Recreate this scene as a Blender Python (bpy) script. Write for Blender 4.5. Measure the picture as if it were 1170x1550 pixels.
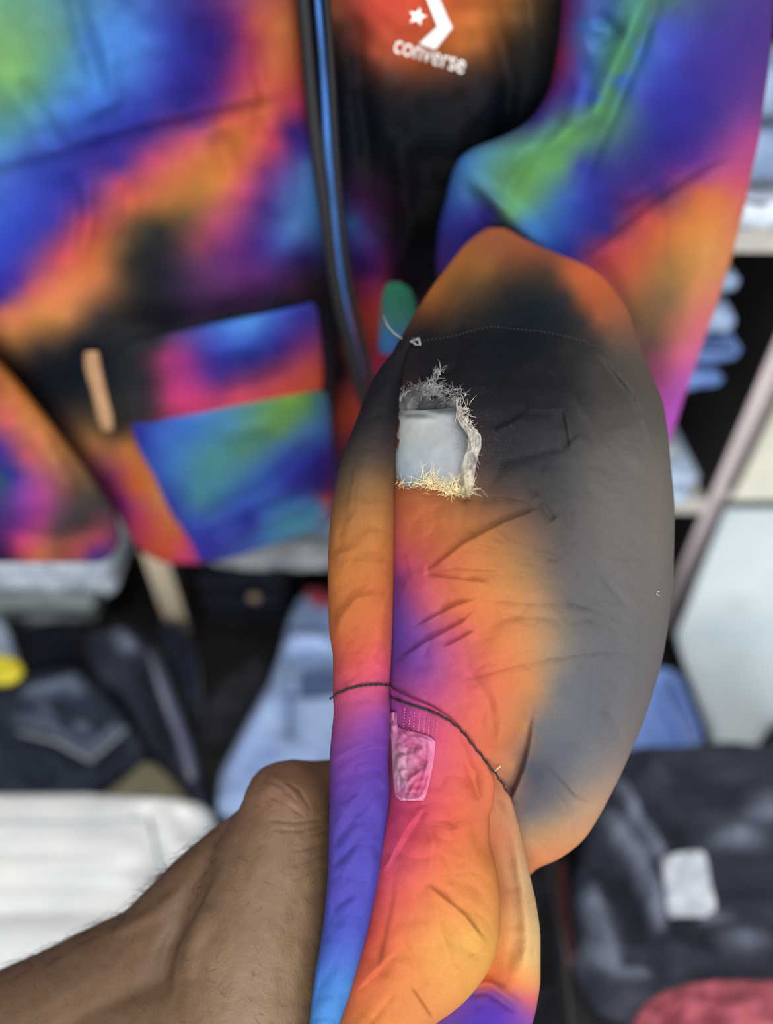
import bpy, bmesh, math, random
import numpy as np
from mathutils import Vector
for o in list(bpy.data.objects): bpy.data.objects.remove(o)
SC = bpy.context.scene; COL = SC.collection
random.seed(7); RNG = np.random.default_rng(7)

# ---------------------------------------------------------------- camera
W, H, F = 1170.0, 1550.0, 1075.0
PITCH = math.radians(43.3)
CZ = 1.53
CP, SP = math.cos(PITCH), math.sin(PITCH)
cam = bpy.data.cameras.new('camera'); camo = bpy.data.objects.new('camera', cam); COL.objects.link(camo)
camo.location = (0, 0, CZ); camo.rotation_euler = (math.pi/2 - PITCH, 0, 0)
cam.sensor_fit = 'VERTICAL'; cam.sensor_height = 36.0; cam.sensor_width = 36.0*W/H
cam.lens = F/H*36.0; cam.clip_start = 0.02
cam.dof.use_dof = True; cam.dof.focus_distance = 0.372; cam.dof.aperture_fstop = 1.95
SC.camera = camo
SC.view_settings.view_transform = 'Standard'; SC.view_settings.look = 'None'
SC.view_settings.exposure = 0.0; SC.view_settings.gamma = 1.0
try: SC.view_settings.use_curve_mapping = False
except Exception: pass

# ---------------------------------------------------------------- light
wd = bpy.data.worlds.new('room_light'); SC.world = wd; wd.use_nodes = True
bg = wd.node_tree.nodes['Background']; bg.inputs[0].default_value = (0.93, 0.97, 1.0, 1); bg.inputs[1].default_value = 0.48
def area(name, loc, target, sx, sy, power, col=(1, 1, 1)):
    l = bpy.data.lights.new(name, 'AREA'); l.shape = 'RECTANGLE'; l.size = sx; l.size_y = sy; l.energy = power; l.color = col
    o = bpy.data.objects.new(name, l); COL.objects.link(o); o.location = loc
    o.rotation_euler = (Vector(target)-Vector(loc)).to_track_quat('-Z', 'Y').to_euler()
    return o
area('ceiling_panel_light', (0.3, -0.35, 3.7), (0.1, 0.4, 0.9), 1.7, 1.5, 60, (1.0, 0.99, 0.975))
area('front_fill_light', (0.3, -3.2, 1.45), (0.0, 0.6, 1.05), 3.0, 2.2, 172, (0.96, 0.985, 1.0))  # unseen fill light, added behind the camera to even out the lighting

# ---------------------------------------------------------------- pixel rays -> points in the room
def ray(x, y):
    x = np.asarray(x, float); y = np.asarray(y, float)
    a = (x-W/2)/F; b = -(y-H/2)/F
    a, b = np.broadcast_arrays(a, b)
    return np.stack([a, CP+b*SP, -SP+b*CP], -1)
def at(x, y, d): return np.array([0, 0, CZ]) + ray(x, y)*np.asarray(d, float)[..., None]
def dY(x, y, Y): return Y/ray(x, y)[..., 1]
def dZ(x, y, Z): return (Z-CZ)/ray(x, y)[..., 2]
def atY(x, y, Y): return at(x, y, dY(x, y, Y))
def atZ(x, y, Z): return at(x, y, dZ(x, y, Z))
def Xat(x, y, Y): return float(atY(x, y, Y)[0])
def Zat(y, Y): return float(atY(585, y, Y)[2])

# ---------------------------------------------------------------- numeric helpers
DG = 0.565                                    # how strongly the dyes reflect against white cotton
def s2l(c):
    c = np.asarray(c, float)/255.0
    return np.where(c <= 0.04045, c/12.92, ((c+0.055)/1.055)**2.4)
def curve(xs, vs):                       # shape-preserving cubic
    xs = np.asarray(xs, float); vs = np.asarray(vs, float)
    h = np.diff(xs); dl = np.diff(vs)/h; n = len(xs); m = np.zeros(n)
    for i in range(1, n-1):
        if dl[i-1]*dl[i] > 0:
            w1 = 2*h[i]+h[i-1]; w2 = h[i]+2*h[i-1]
            m[i] = (w1+w2)/(w1/dl[i-1]+w2/dl[i])
    m[0], m[-1] = dl[0], dl[-1]
    def f(q):
        q = np.clip(np.asarray(q, float), xs[0], xs[-1])
        i = np.clip(np.searchsorted(xs, q)-1, 0, n-2)
        t = (q-xs[i])/h[i]; t2 = t*t; t3 = t2*t
        return (2*t3-3*t2+1)*vs[i]+(t3-2*t2+t)*h[i]*m[i]+(-2*t3+3*t2)*vs[i+1]+(t3-t2)*h[i]*m[i+1]
    return f
def smooth(a, b, x):
    t = np.clip((np.asarray(x, float)-a)/(b-a), 0, 1); return t*t*(3-2*t)
_T = RNG.random((256, 256))*2-1
def vnoise(x, y):
    x = np.asarray(x, float); y = np.asarray(y, float)
    xi = np.floor(x).astype(int); yi = np.floor(y).astype(int); fx = x-xi; fy = y-yi
    fx = fx*fx*fx*(fx*(fx*6-15)+10); fy = fy*fy*fy*(fy*(fy*6-15)+10)
    g = lambda a, b: _T[a & 255, b & 255]
    return (g(xi, yi)*(1-fx)+g(xi+1, yi)*fx)*(1-fy)+(g(xi, yi+1)*(1-fx)+g(xi+1, yi+1)*fx)*fy
def fbm(x, y, s, o=3, seed=0):
    r = 0; a = 1.0
    for k in range(o):
        r = r+a*vnoise(np.asarray(x)/s+17.3*k+seed*3.7, np.asarray(y)/s-9.1*k+seed*5.3); s = s*0.5; a *= 0.5
    return r
def dyed(text, soft=0):                  # dye plan of a print, some shading kept in its colours: "x,y r,g,b; ..." -> smooth colour field
    P, C = [], []
    for it in text.replace('\n', ' ').split(';'):
        it = it.strip()
        if not it: continue
        v = [float(q) for q in it.replace(',', ' ').split()]
        P.append(v[:2]); C.append(v[2:5])
    P = np.array(P); C = np.array(C); n = len(P)
    D = np.linalg.norm(P[:, None]-P[None], axis=2)
    A = np.zeros((n+1, n+1)); A[:n, :n] = D - np.eye(n)*soft; A[:n, n] = 1; A[n, :n] = 1
    K = np.linalg.solve(A, np.vstack([C, np.zeros((1, 3))]))
    def f(x, y):
        x = np.asarray(x, float).ravel(); y = np.asarray(y, float).ravel(); out = np.empty((len(x), 3))
        for i in range(0, len(x), 20000):
            q = np.stack([x[i:i+20000], y[i:i+20000]], 1)
            out[i:i+20000] = np.linalg.norm(q[:, None]-P[None], axis=2) @ K[:n]+K[n]
        return np.clip(out, 10, 243)
    return f
def strokes(lst, sharp=False):
    """creases: (kind, width, amplitude, [(x,y)...]); positive result = away from the viewer"""
    def f(x, y):
        x = np.asarray(x, float).ravel(); y = np.asarray(y, float).ravel(); out = np.zeros(len(x))
        for kind, w, amp, pts in lst:
            p = np.array(pts, float); R = w*(7 if kind == 's' or sharp else 3.2)
            m = (x > p[:, 0].min()-R) & (x < p[:, 0].max()+R) & (y > p[:, 1].min()-R) & (y < p[:, 1].max()+R)
            if not m.any(): continue
            qx, qy = x[m], y[m]
            best = np.full(len(qx), 1e9); sd = np.zeros(len(qx)); tt = np.zeros(len(qx))
            seg = np.linalg.norm(np.diff(p, axis=0), axis=1); L = seg.sum(); acc = 0
            for i in range(len(p)-1):
                e = p[i+1]-p[i]; l = seg[i]
                t = np.clip(((qx-p[i, 0])*e[0]+(qy-p[i, 1])*e[1])/(l*l), 0, 1)
                dx = qx-p[i, 0]-t*e[0]; dy = qy-p[i, 1]-t*e[1]
                d = np.hypot(dx, dy); sg = np.sign(e[0]*dy-e[1]*dx); b = d < best
                best = np.where(b, d, best); sd = np.where(b, d*sg, sd); tt = np.where(b, (acc+t*l)/L, tt); acc += l
            fade = np.clip(np.minimum(tt, 1-tt)/0.22, 0, 1)**0.7
            q = sd/w
            if sharp and kind in 'vrfg':
                q = q/1.7; e_ = np.exp(-(np.sqrt(q*q+.06)-.245)); v = {'v': e_, 'r': -e_, 'f': np.tanh(q*3.5)*e_, 'g': -np.tanh(q*3.5)*e_}[kind]
                out[m] += amp*v*fade*np.clip((R-best)/(R*.3), 0, 1); continue
            if kind == 'v': v = np.exp(-q*q)
            elif kind == 'r': v = -np.exp(-q*q)
            elif kind == 'f': v = q*np.exp(-q*q)*2.3
            elif kind == 'g': v = -q*np.exp(-q*q)*2.3
            else: v = -np.tanh(q*3)*np.exp(-np.abs(q)/2)   # 's' : step, right-hand side of the stroke nearer the viewer
            if kind == 's': fade = np.clip(tt/0.1, 0, 1)*smooth(0, .75, 1-tt)
            out[m] += amp*v*fade
        return out
    return f

# ---------------------------------------------------------------- object helpers
def tag(o, label=None, cat=None, group=None, kind=None):
    if label: o['label'] = label
    if cat: o['category'] = cat
    if group: o['group'] = group
    if kind: o['kind'] = kind
    return o
def thing(name, label, cat, loc=(0, 0, 0), group=None):
    o = bpy.data.objects.new(name, None); COL.objects.link(o); o.location = loc; o.empty_display_size = 0.05
    return tag(o, label, cat, group)
def link(name, me, mat, parent=None, smoothf=True):
    o = bpy.data.objects.new(name, me); COL.objects.link(o)
    if mat: me.materials.append(mat)
    if smoothf: me.polygons.foreach_set('use_smooth', [True]*len(me.polygons))
    if parent:
        o.parent = parent
        a = parent; off = Vector((0, 0, 0))
        while a: off += a.location; a = a.parent
        if off.length > 0: me.transform(__import__('mathutils').Matrix.Translation(-off))
    return o
def mesh(name, V, Fc, cols=None, gain=DG):
    me = bpy.data.meshes.new(name); me.from_pydata(np.asarray(V).tolist(), [], Fc); me.update()
    if cols is not None:
        at_ = me.color_attributes.new('Dye', 'FLOAT_COLOR', 'POINT')
        buf = np.ones((len(V), 4)); buf[:, :3] = s2l(cols)*gain; at_.data.foreach_set('color', buf.ravel())
    return me
def volume(V, Fc):
    V = np.asarray(V); t = np.array([(f[0], f[i], f[i+1]) for f in Fc for i in range(1, len(f)-1)])
    c = V.mean(0); a, b, d = V[t[:, 0]]-c, V[t[:, 1]]-c, V[t[:, 2]]-c
    return np.einsum('ij,ij->i', a, np.cross(b, d)).sum()

class Tube:
    """a hollow cloth shape lofted through rows of (y, left, right); front and back bulge about a middle depth"""
    def __init__(s, rows, depth, Rf, Rb, disp=None, pw=0.8):
        r = np.array(rows, float); s.y0, s.y1 = r[0, 0], r[-1, 0]
        s.xl = curve(r[:, 0], r[:, 1]); s.xr = curve(r[:, 0], r[:, 2])
        s.depth, s.Rf, s.Rb, s.disp, s.pw = depth, Rf, Rb, disp, pw
    def front(s, x, y, creased=True):
        x = np.asarray(x, float); y = np.asarray(y, float)
        a, b = s.xl(y), s.xr(y); u = np.clip((x-(a+b)/2)/((b-a)/2+1e-6), -1, 1)
        d = s.depth(x, y)-s.Rf(y)*np.power(np.clip(1-u*u, 0, 1), s.pw/2)
        if creased and s.disp is not None: d = d+s.disp(x, y).reshape(d.shape)*smooth(0, 0.35, 1-np.abs(u))
        return d
    def build(s, name, mat, parent, color, ny, nf, nb=10, hole=None, edge=0.0, seed=0):
        ys = np.linspace(s.y0, s.y1, ny)
        th = np.concatenate([np.linspace(math.pi, 0, nf), np.linspace(0, -math.pi, nb+2)[1:-1]]); n = len(th)
        Y, T = np.meshgrid(ys, th, indexing='ij')
        a, b = s.xl(Y), s.xr(Y); X = (a+b)/2+(b-a)/2*np.cos(T)
        if edge: X = X+edge*fbm(Y, 0*Y, 40, 3, seed)*np.abs(np.cos(T))**4
        sn = np.sin(T)
        D = s.depth(X, Y)-np.where(sn > 0, s.Rf(Y)*np.abs(sn)**s.pw, -s.Rb(Y)*np.abs(sn)**s.pw)
        if s.disp is not None:
            u = np.abs(np.cos(T)); dd = s.disp(X, Y).reshape(X.shape)
            D = D+np.where(sn >= 0, dd*smooth(0, 0.35, 1-u), 0)
        V = at(X, Y, D).reshape(-1, 3)
        I = np.arange(ny*n).reshape(ny, n); J = np.roll(I, -1, 1)
        q = np.stack([I[:-1], J[:-1], J[1:], I[1:]], -1)
        if hole is not None:
            xc = (X[:-1]+np.roll(X, -1, 1)[:-1])/2; yc = (Y[:-1]+Y[1:])/2
            fr = (sn[:-1] > 0) & (np.roll(sn, -1, 1)[:-1] > 0)
            q = q[~(fr & hole(xc, yc))]
        Fc = [tuple(f) for f in q.reshape(-1, 4).tolist()]
        Fc.append(tuple(I[0][::-1].tolist())); Fc.append(tuple(I[-1].tolist()))
        if volume(V, Fc) < 0: Fc = [f[::-1] for f in Fc]
        c = color(X, Y) if callable(color) else None
        return link(name, mesh(name, V, Fc, c), mat, parent)
const = lambda v: (lambda *a: np.zeros_like(np.asarray(a[-1], float))+v)
def planeY(Y): return lambda x, y: dY(x, y, Y)

def thread(bm, P, r, sides=5, taper=True):
    P = [Vector(p) for p in P]; prev = None; n = len(P)
    for i, p in enumerate(P):
        t = (P[min(i+1, n-1)]-P[max(i-1, 0)]); t = t.normalized() if t.length > 0 else Vector((0, 0, 1))
        a = t.orthogonal().normalized(); b = t.cross(a)
        rr = r*(1 if not taper else (0.35+0.65*math.sin(math.pi*min(1, max(0.04, (n-1-i)/(n-1))*0.5))))
        ring = [bm.verts.new(p+(a*math.cos(k*2*math.pi/sides)+b*math.sin(k*2*math.pi/sides))*rr) for k in range(sides)]
        if prev:
            for k in range(sides): bm.faces.new((prev[k], prev[(k+1) % sides], ring[(k+1) % sides], ring[k]))
        else: bm.faces.new(ring[::-1])
        prev = ring
    bm.faces.new(prev)
def bm_obj(name, bm, mat, parent=None, smoothf=True):
    bmesh.ops.recalc_face_normals(bm, faces=bm.faces)
    me = bpy.data.meshes.new(name); bm.to_mesh(me); bm.free(); return link(name, me, mat, parent, smoothf)
def box(bm, x0, x1, y0, y1, z0, z1, bev=0.0):
    r = bmesh.ops.create_cube(bm, size=1.0)['verts']
    for v in r: v.co = Vector((x0+(v.co.x+.5)*(x1-x0), y0+(v.co.y+.5)*(y1-y0), z0+(v.co.z+.5)*(z1-z0)))
    if bev:
        es = list({e for v in r for e in v.link_edges})
        bmesh.ops.bevel(bm, geom=es, offset=bev, segments=2, affect='EDGES')

# ---------------------------------------------------------------- materials
def mat(name, col=None, rough=0.6, dye=False, noise=0.0, nscale=60, bump=0.0, bscale=400, spec=0.4, sheen=0.0, sss=0.0, col2=None, wave=0, trans=0):
    m = bpy.data.materials.new(name); m.use_nodes = True; nt = m.node_tree; b = nt.nodes['Principled BSDF']; L = nt.links.new
    b.inputs['Roughness'].default_value = rough; b.inputs['Specular IOR Level'].default_value = spec
    b.inputs['Sheen Weight'].default_value = sheen; b.inputs['Sheen Roughness'].default_value = 0.4
    if sss:
        b.inputs['Subsurface Weight'].default_value = sss; b.inputs['Subsurface Radius'].default_value = (0.008, 0.003, 0.0015); b.inputs['Subsurface Scale'].default_value = 1.0
    tc = nt.nodes.new('ShaderNodeTexCoord')
    def tex(scale, detail=4):
        n = nt.nodes.new('ShaderNodeTexNoise'); n.inputs['Scale'].default_value = scale; n.inputs['Detail'].default_value = detail
        L(tc.outputs['Object'], n.inputs['Vector']); return n
    if dye:
        a = nt.nodes.new('ShaderNodeAttribute'); a.attribute_name = 'Dye'; src = a.outputs['Color']
    else:
        rgb = nt.nodes.new('ShaderNodeRGB'); rgb.outputs[0].default_value = (*s2l(col), 1); src = rgb.outputs[0]
    if noise or col2 is not None:
        n = tex(nscale); mx = nt.nodes.new('ShaderNodeMix'); mx.data_type = 'RGBA'
        rp = nt.nodes.new('ShaderNodeMapRange'); rp.inputs[1].default_value = 0.33; rp.inputs[2].default_value = 0.67
        L(n.outputs['Fac'], rp.inputs[0])
        if col2 is not None:
            L(rp.outputs[0], mx.inputs[0]); L(src, mx.inputs[6]); mx.inputs[7].default_value = (*s2l(col2), 1)
        else:
            mx.blend_type = 'MULTIPLY'; mx.inputs[0].default_value = 1.0; L(src, mx.inputs[6])
            r2 = nt.nodes.new('ShaderNodeMapRange'); r2.inputs[3].default_value = 1-noise; r2.inputs[4].default_value = 1+noise
            L(rp.outputs[0], r2.inputs[0]); L(r2.outputs[0], mx.inputs[7])
        src = mx.outputs[2]
    L(src, b.inputs['Base Color'])
    if bump:
        n = tex(bscale, 3); bp = nt.nodes.new('ShaderNodeBump'); bp.inputs['Strength'].default_value = bump; bp.inputs['Distance'].default_value = 0.001
        L(n.outputs['Fac'], bp.inputs['Height']); L(bp.outputs[0], b.inputs['Normal'])
    return m
M_NYLON = mat('printed_nylon', dye=True, rough=0.62, spec=0.06, sheen=0.0, noise=0.05, nscale=900, bump=0.22, bscale=1500)
M_LINING = mat('pale_lining', dye=True, rough=0.6, spec=0.3, noise=0.05, nscale=150, bump=0.2, bscale=300)
M_JACKET = mat('printed_nylon_body', dye=True, rough=0.62, spec=0.06, noise=0.05, nscale=60)
M_BLACKTHREAD = mat('dark_thread', (38, 28, 34), 0.8, noise=0.3, nscale=900)
M_GREYTHREAD = mat('grey_thread', (58, 57, 60), 0.9)
M_FRAY_CREAM = mat('cream_fray', (232, 212, 160), 0.9, noise=0.15, nscale=300)
M_FRAY_GREY = mat('grey_fray', (150, 148, 146), 0.9, noise=0.25, nscale=300)
M_FRAY_WHITE = mat('white_fray', (206, 196, 182), 0.9, noise=0.2, nscale=300)
M_ZIP = mat('black_zip_tape', (20, 18, 22), 0.7)
M_ZIPBLUE = mat('blue_zip_teeth', (44, 84, 142), 0.6, noise=0.55, nscale=14)
M_PRINT = mat('white_logo_print', (236, 228, 220), 0.6)
M_SKIN = mat('skin', dye=True, rough=0.55, spec=0.3, noise=0.07, nscale=90, bump=0.35, bscale=700, sss=0.04)
M_HAIR = mat('dark_hair', (28, 22, 20), 0.6)
def cloth(name, a, b=None, noise=0.18, ns=28): return mat(name, a, 0.85, noise=noise if b is None else 0, col2=b, nscale=ns, bump=0.3, bscale=350, spec=0.15, sheen=0.15)

# ================================================================ setting
def struct(name, bx, m):
    bm = bmesh.new(); box(bm, *bx); o = bm_obj(name, bm, m, None, False); o['kind'] = 'structure'; return o
M_WALL = mat('wall_paint', (176, 172, 164), 0.9, noise=0.05, nscale=6)
M_FLOOR = mat('floor_tile', (140, 132, 122), 0.5, noise=0.1, nscale=8)
struct('floor', (-2.2, 2.2, -3.4, 1.28, -0.05, 0.0), M_FLOOR)
struct('wall_back', (-2.2, 2.2, 1.20, 1.28, 0.0, 2.9), M_WALL)

YS = 0.78                                   # front plane of the shelving
SHB, SHT = 0.82, 1.222                      # tops of the two boards
M_BEIGE = mat('beige_edge', (186, 170, 146), 0.6, noise=0.08, nscale=30)
M_MAUVE = mat('grey_edge', (188, 174, 174), 0.6, noise=0.06, nscale=30)
M_DARKIN = mat('dark_brown_board', (34, 28, 28), 0.7, noise=0.15, nscale=20)
M_PALEB = mat('pale_board', (178, 172, 164), 0.6, noise=0.05, nscale=20)
sh = thing('shelving_unit', 'dark wall shelving with one beige upright at left and one grey upright at right', 'shelves', (0, YS, 0))
XL = Xat(250, 888, YS); XR = Xat(1100, 733, YS); YB = 1.17
def board(name, bx, m, parent, front=None, label=None):
    bm = bmesh.new(); box(bm, *bx, 0.002); o = bm_obj(name, bm, m, parent, False)
    if label: o['label'] = label
    if front:
        x0, x1, y0, y1, z0, z1 = bx; bm = bmesh.new(); box(bm, x0, x1, y0-0.003, y0, z0, z1); bm_obj('edge_band', bm, front, o, False)
    return o
for xc, m, lb in ((XL, M_BEIGE, 'beige upright board'), (XR, M_MAUVE, 'grey upright board')):
    board('upright', (xc-0.019, xc+0.019, YS, YB, 0.0, 2.1), M_DARKIN, sh, m, lb)
for xc in (-1.35, 1.45): board('upright', (xc-0.019, xc+0.019, YS, YB, 0.0, 2.1), M_DARKIN, sh, M_MAUVE)
for (a, b) in ((-1.33, XL-0.02), (XL+0.02, XR-0.02), (XR+0.02, 1.43)):
    for zt in ((SHT, 1.62) if b < XL else (SHB, SHT, 1.62)):
        board('shelf_board', (a, b, YS+0.002, YB, zt-0.026, zt), M_PALEB, sh, M_PALEB)
board('back_board', (-1.36, 1.46, YB, YB+0.012, 0.0, 2.1), M_DARKIN, sh)
tb = thing('low_table', 'low dark table under the piles of jeans in front of the shelves', 'table', (0, 0.45, 0))
M_TABLE = mat('dark_table_top', (30, 28, 30), 0.6, noise=0.2, nscale=12)
TZ = 0.50
board('table_top', (-1.3, 1.4, 0.10, YS-0.006, TZ-0.03, TZ), M_TABLE, tb)
for x in (-1.22, 1.32):
    for y in (0.16, 0.70): board('leg', (x-0.025, x+0.025, y-0.025, y+0.025, 0, TZ-0.03), M_TABLE, tb)
board('table_top', (-1.32, 1.42, YS+0.006, YB-0.002, TZ-0.03, TZ-0.002), M_DARKIN, sh)['label'] = 'lowest shelf board'
sh.children[-1].name = 'shelf_board'

# ================================================================ folded clothes
def slab(name, rows, z0, z1, color, m, parent, folds=None, ny=70, nx=60, rough=0.004, seed=0, lift=None, e=0.42, sc=60, xe=0.6, wear=None):
    """a folded garment lying flat: outline rows at mid height, rounded all round, resting at z0"""
    r = np.array(rows, float); xl = curve(r[:, 0], r[:, 1]); xr = curve(r[:, 0], r[:, 2])
    zm = (z0+z1)/2; hz = (z1-z0)/2
    # close the top and bottom ends with a rounded nose
    t = np.linspace(-1, 1, ny); ys = (r[0, 0]+r[-1, 0])/2+(r[-1, 0]-r[0, 0])/2*np.sin(t*math.pi/2)
    nose = np.clip(1-np.abs(np.linspace(-1, 1, ny))**10, 0, 1)**0.3
    th = np.linspace(0, 2*math.pi, nx*2, endpoint=False)
    Y, T = np.meshgrid(ys, th, indexing='ij'); N = np.repeat(nose[:, None], len(th), 1)
    a, b = xl(Y), xr(Y); c = np.cos(T); s = np.sin(T)
    X = (a+b)/2+(b-a)/2*np.sign(c)*np.abs(c)**xe
    hh = np.sign(s)*np.abs(s)**e*N
    P = atZ(X, Y, z0+.8*(z1-z0)); up = np.maximum(hh, 0)
    Z = zm+hz*hh
    d = fbm(X, Y, sc, 3, seed)*rough
    if folds is not None: d = d-folds(X, Y).reshape(X.shape)
    if lift is not None: d = d+lift(X, Y)
    P[..., 2] = np.maximum(Z+d*up, z0)
    V = P.reshape(-1, 3); n = len(th); I = np.arange(ny*n).reshape(ny, n); J = np.roll(I, -1, 1)
    Fc = [tuple(f) for f in np.stack([I[:-1], J[:-1], J[1:], I[1:]], -1).reshape(-1, 4).tolist()]
    Fc.append(tuple(I[0][::-1].tolist())); Fc.append(tuple(I[-1].tolist()))
    if volume(V, Fc) < 0: Fc = [f[::-1] for f in Fc]
    cc = color(X, Y) if callable(color) else None
    if wear is not None:                 # rubbed fold ridges paler, with highlight and hollow shade painted in
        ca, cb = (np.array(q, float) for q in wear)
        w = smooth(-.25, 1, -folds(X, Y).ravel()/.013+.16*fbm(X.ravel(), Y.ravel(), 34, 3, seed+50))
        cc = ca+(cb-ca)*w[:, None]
    return link(name, mesh(name, V, Fc, cc, 1.0), m, parent)

def folded(name, label, cat, x0, x1, y0, y1, z0, z1, m, layers=3, group=None, seed=0, seam=None, sag=0.006, cols=None, pleat=0.0):
    """a garment folded flat: layers of cloth, each a rounded slab whose folded edge faces the room"""
    t = thing(name, label, cat, ((x0+x1)/2, (y0+y1)/2, z0), group)
    dz = (z1-z0)/layers
    for k in range(layers):
        za, zb = z0+dz*k, z0+dz*(k+1)
        r2 = np.random.default_rng(seed*11+k); jx0, jx1, jy = r2.uniform(-.008, .008, 3)
        nu, nv = 44, 26
        th = np.linspace(0, 2*math.pi, nv, endpoint=False); u = np.linspace(-1, 1, nu)
        U, T = np.meshgrid(u, th, indexing='ij'); c = np.cos(T); s = np.sin(T)
        nose = np.clip(1-np.abs(U)**8, 0, 1)**0.4
        X = (x0+x1)/2+jx0+U*((x1-x0)/2-abs(jx1))
        Yc = (y0+y1)/2; Yv = Yc+(y1-y0)/2*np.sign(c)*np.abs(c)**0.35*(0.9+0.1*nose)+jy*(c < 0)
        Yv = Yv+np.where(c < 0, 1, 0)*(fbm(X*100, T*0+k*7, 5, 3, seed)*sag+pleat*np.sin(X*2*math.pi/0.034+fbm(X*100, X*0, 6, 2, seed)*2))
        Zv = (za+zb)/2+dz/2*0.985*np.sign(s)*np.abs(s)**0.55*nose
        if k == layers-1: Zv = Zv-np.maximum(s, 0)*np.abs(fbm(X*100, Yv*100, 7, 3, seed+3))*sag
        V = np.stack([X, Yv, Zv], -1).reshape(-1, 3); I = np.arange(nu*nv).reshape(nu, nv); J = np.roll(I, -1, 1)
        Fc = [tuple(f) for f in np.stack([I[:-1], J[:-1], J[1:], I[1:]], -1).reshape(-1, 4).tolist()]
        Fc.append(tuple(I[0][::-1].tolist())); Fc.append(tuple(I[-1].tolist()))
        if volume(V, Fc) < 0: Fc = [f[::-1] for f in Fc]
        mm = m if not isinstance(m, (list, tuple)) else m[k % len(m)]
        link('fold_layer', mesh('fold_layer', V, Fc), mm, t)
    if seam is not None:
        bm = bmesh.new(); zs = z0+dz*(layers-0.5)
        thread(bm, [(x0+(x1-x0)*(0.06+0.88*i/30), y0-0.004+0.002*math.sin(i), zs+0.25*dz) for i in range(31)], 0.0022, 5, False)
        bm_obj('hem_seam', bm, seam, t)
    return t

D_PALE = cloth('pale_denim', (214, 224, 234), (168, 178, 192)); D_GREYG = cloth('grey_green_denim', (164, 174, 172), (132, 142, 144))
D_NAVY = cloth('navy_denim', (22, 26, 40), (13, 15, 24)); D_SLATE = cloth('slate_denim', (98, 108, 126), (62, 70, 88), ns=18)
D_CHAR = cloth('charcoal_denim', (86, 88, 104), (52, 54, 66), ns=22); D_BLACK = cloth('black_denim', (74, 78, 92), (54, 57, 70), ns=14)
D_LIGHT = cloth('light_blue_denim', (172, 194, 232), (142, 164, 210), ns=14); D_BLUE = cloth('mid_blue_denim', (98, 124, 178), (72, 96, 150))
D_WHITE = cloth('white_cotton', (230, 231, 226), (212, 215, 214), ns=12); D_CREAM = cloth('cream_cotton', (200, 198, 180), (182, 181, 165), ns=10)
D_OFFW = cloth('grey_white_cotton', (188, 196, 197), (170, 182, 188), ns=6); D_KHAKI = cloth('khaki_twill', (140, 132, 108), (112, 105, 86))
D_ROSE = cloth('rose_cotton', (178, 94, 104), (148, 72, 82), ns=22); D_JET = cloth('jet_twill', (22, 22, 27), (14, 14, 18))
D_MAROON = cloth('maroon_cotton', (96, 50, 48), (70, 36, 36)); D_STEEL = cloth('steel_grey_denim', (108, 118, 132), (82, 92, 104))
D_WASH = cloth('washed_grey_denim', (164, 166, 166), (116, 120, 124)); D_ICE = cloth('ice_blue_denim', (176, 192, 212), (140, 156, 182))
SEAM_L = mat('pale_seam', (150, 156, 168), 0.9); SEAM_D = mat('dark_seam', (30, 32, 42), 0.9)
M_YEL = mat('yellow_tag', (232, 214, 60), 0.5, noise=0.06, nscale=40); M_RED = mat('red_tag', (150, 56, 66), 0.6, noise=0.1)
M_BRASS = mat('brass_button', (130, 112, 92), 0.4); M_PATCH = mat('white_paper_patch', (212, 216, 222), 0.7, col2=(176, 184, 196), nscale=35)

YF = 0.765                                   # folded edges just stand at the shelf front
gj = 'jeans folded on the shelves'
def stack(px0, px1, pya, pyb, name, label, m, layers=2, Y=YF, depth=0.28, zlo=None, zhi=None, **k):
    z1 = Zat(pya, Y) if zhi is None else zhi; z0 = Zat(pyb, Y) if zlo is None else zlo
    pm = (pya+pyb)/2
    return folded(name, label, 'jeans', Xat(px0, pm, Y), Xat(px1, pm, Y), Y, Y+depth, z0, z1, m, layers, gj, **k)
# right bay, lower board: a stack whose right ends show beside the sleeve
t = stack(700, 1074, 690, 752, 'folded_jeans', 'ice blue folded jeans at the foot of the right shelf stack', D_ICE, 2, zlo=SHB, zhi=0.902, seed=1, seam=SEAM_L, Y=0.757)
t = stack(680, 1042, 640, 690, 'folded_jeans', 'washed grey folded jeans above the ice blue pair in the right stack', D_WASH, 1, zlo=0.902, zhi=0.945, seed=2)
t = stack(690, 1020, 590, 640, 'folded_jeans', 'black folded jeans below the bright blue pair in the right stack', D_NAVY, 2, zlo=0.945, zhi=1.018, seed=3)
t = stack(690, 1128, 500, 590, 'folded_jeans', 'bright blue folded jeans sticking out of the right shelf stack', D_BLUE, 2, zlo=1.018, zhi=1.10, seed=4, seam=SEAM_D, Y=0.752)
t = stack(690, 1132, 410, 500, 'folded_jeans', 'grey blue folded jeans topmost in the right shelf stack', cloth('grey_blue_denim', (142, 160, 186), (104, 122, 154)), 2, zlo=1.10, zhi=1.182, seed=5, pleat=0.004, Y=0.756)
# right bay, upper board
t = stack(960, 1215, 275, 340, 'folded_jeans', 'pale denim jeans lying on the upper shelf board at right', D_PALE, 1, zlo=SHT, zhi=1.268, seed=6, seam=SEAM_D, pleat=0.003)
t = stack(950, 1240, 110, 275, 'folded_jeans', 'faded blue jeans on top of the pale pair on the upper right shelf', cloth('faded_blue', (140, 158, 186), (104, 124, 156)), 2, zlo=1.268, zhi=1.385, seed=7)
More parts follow.
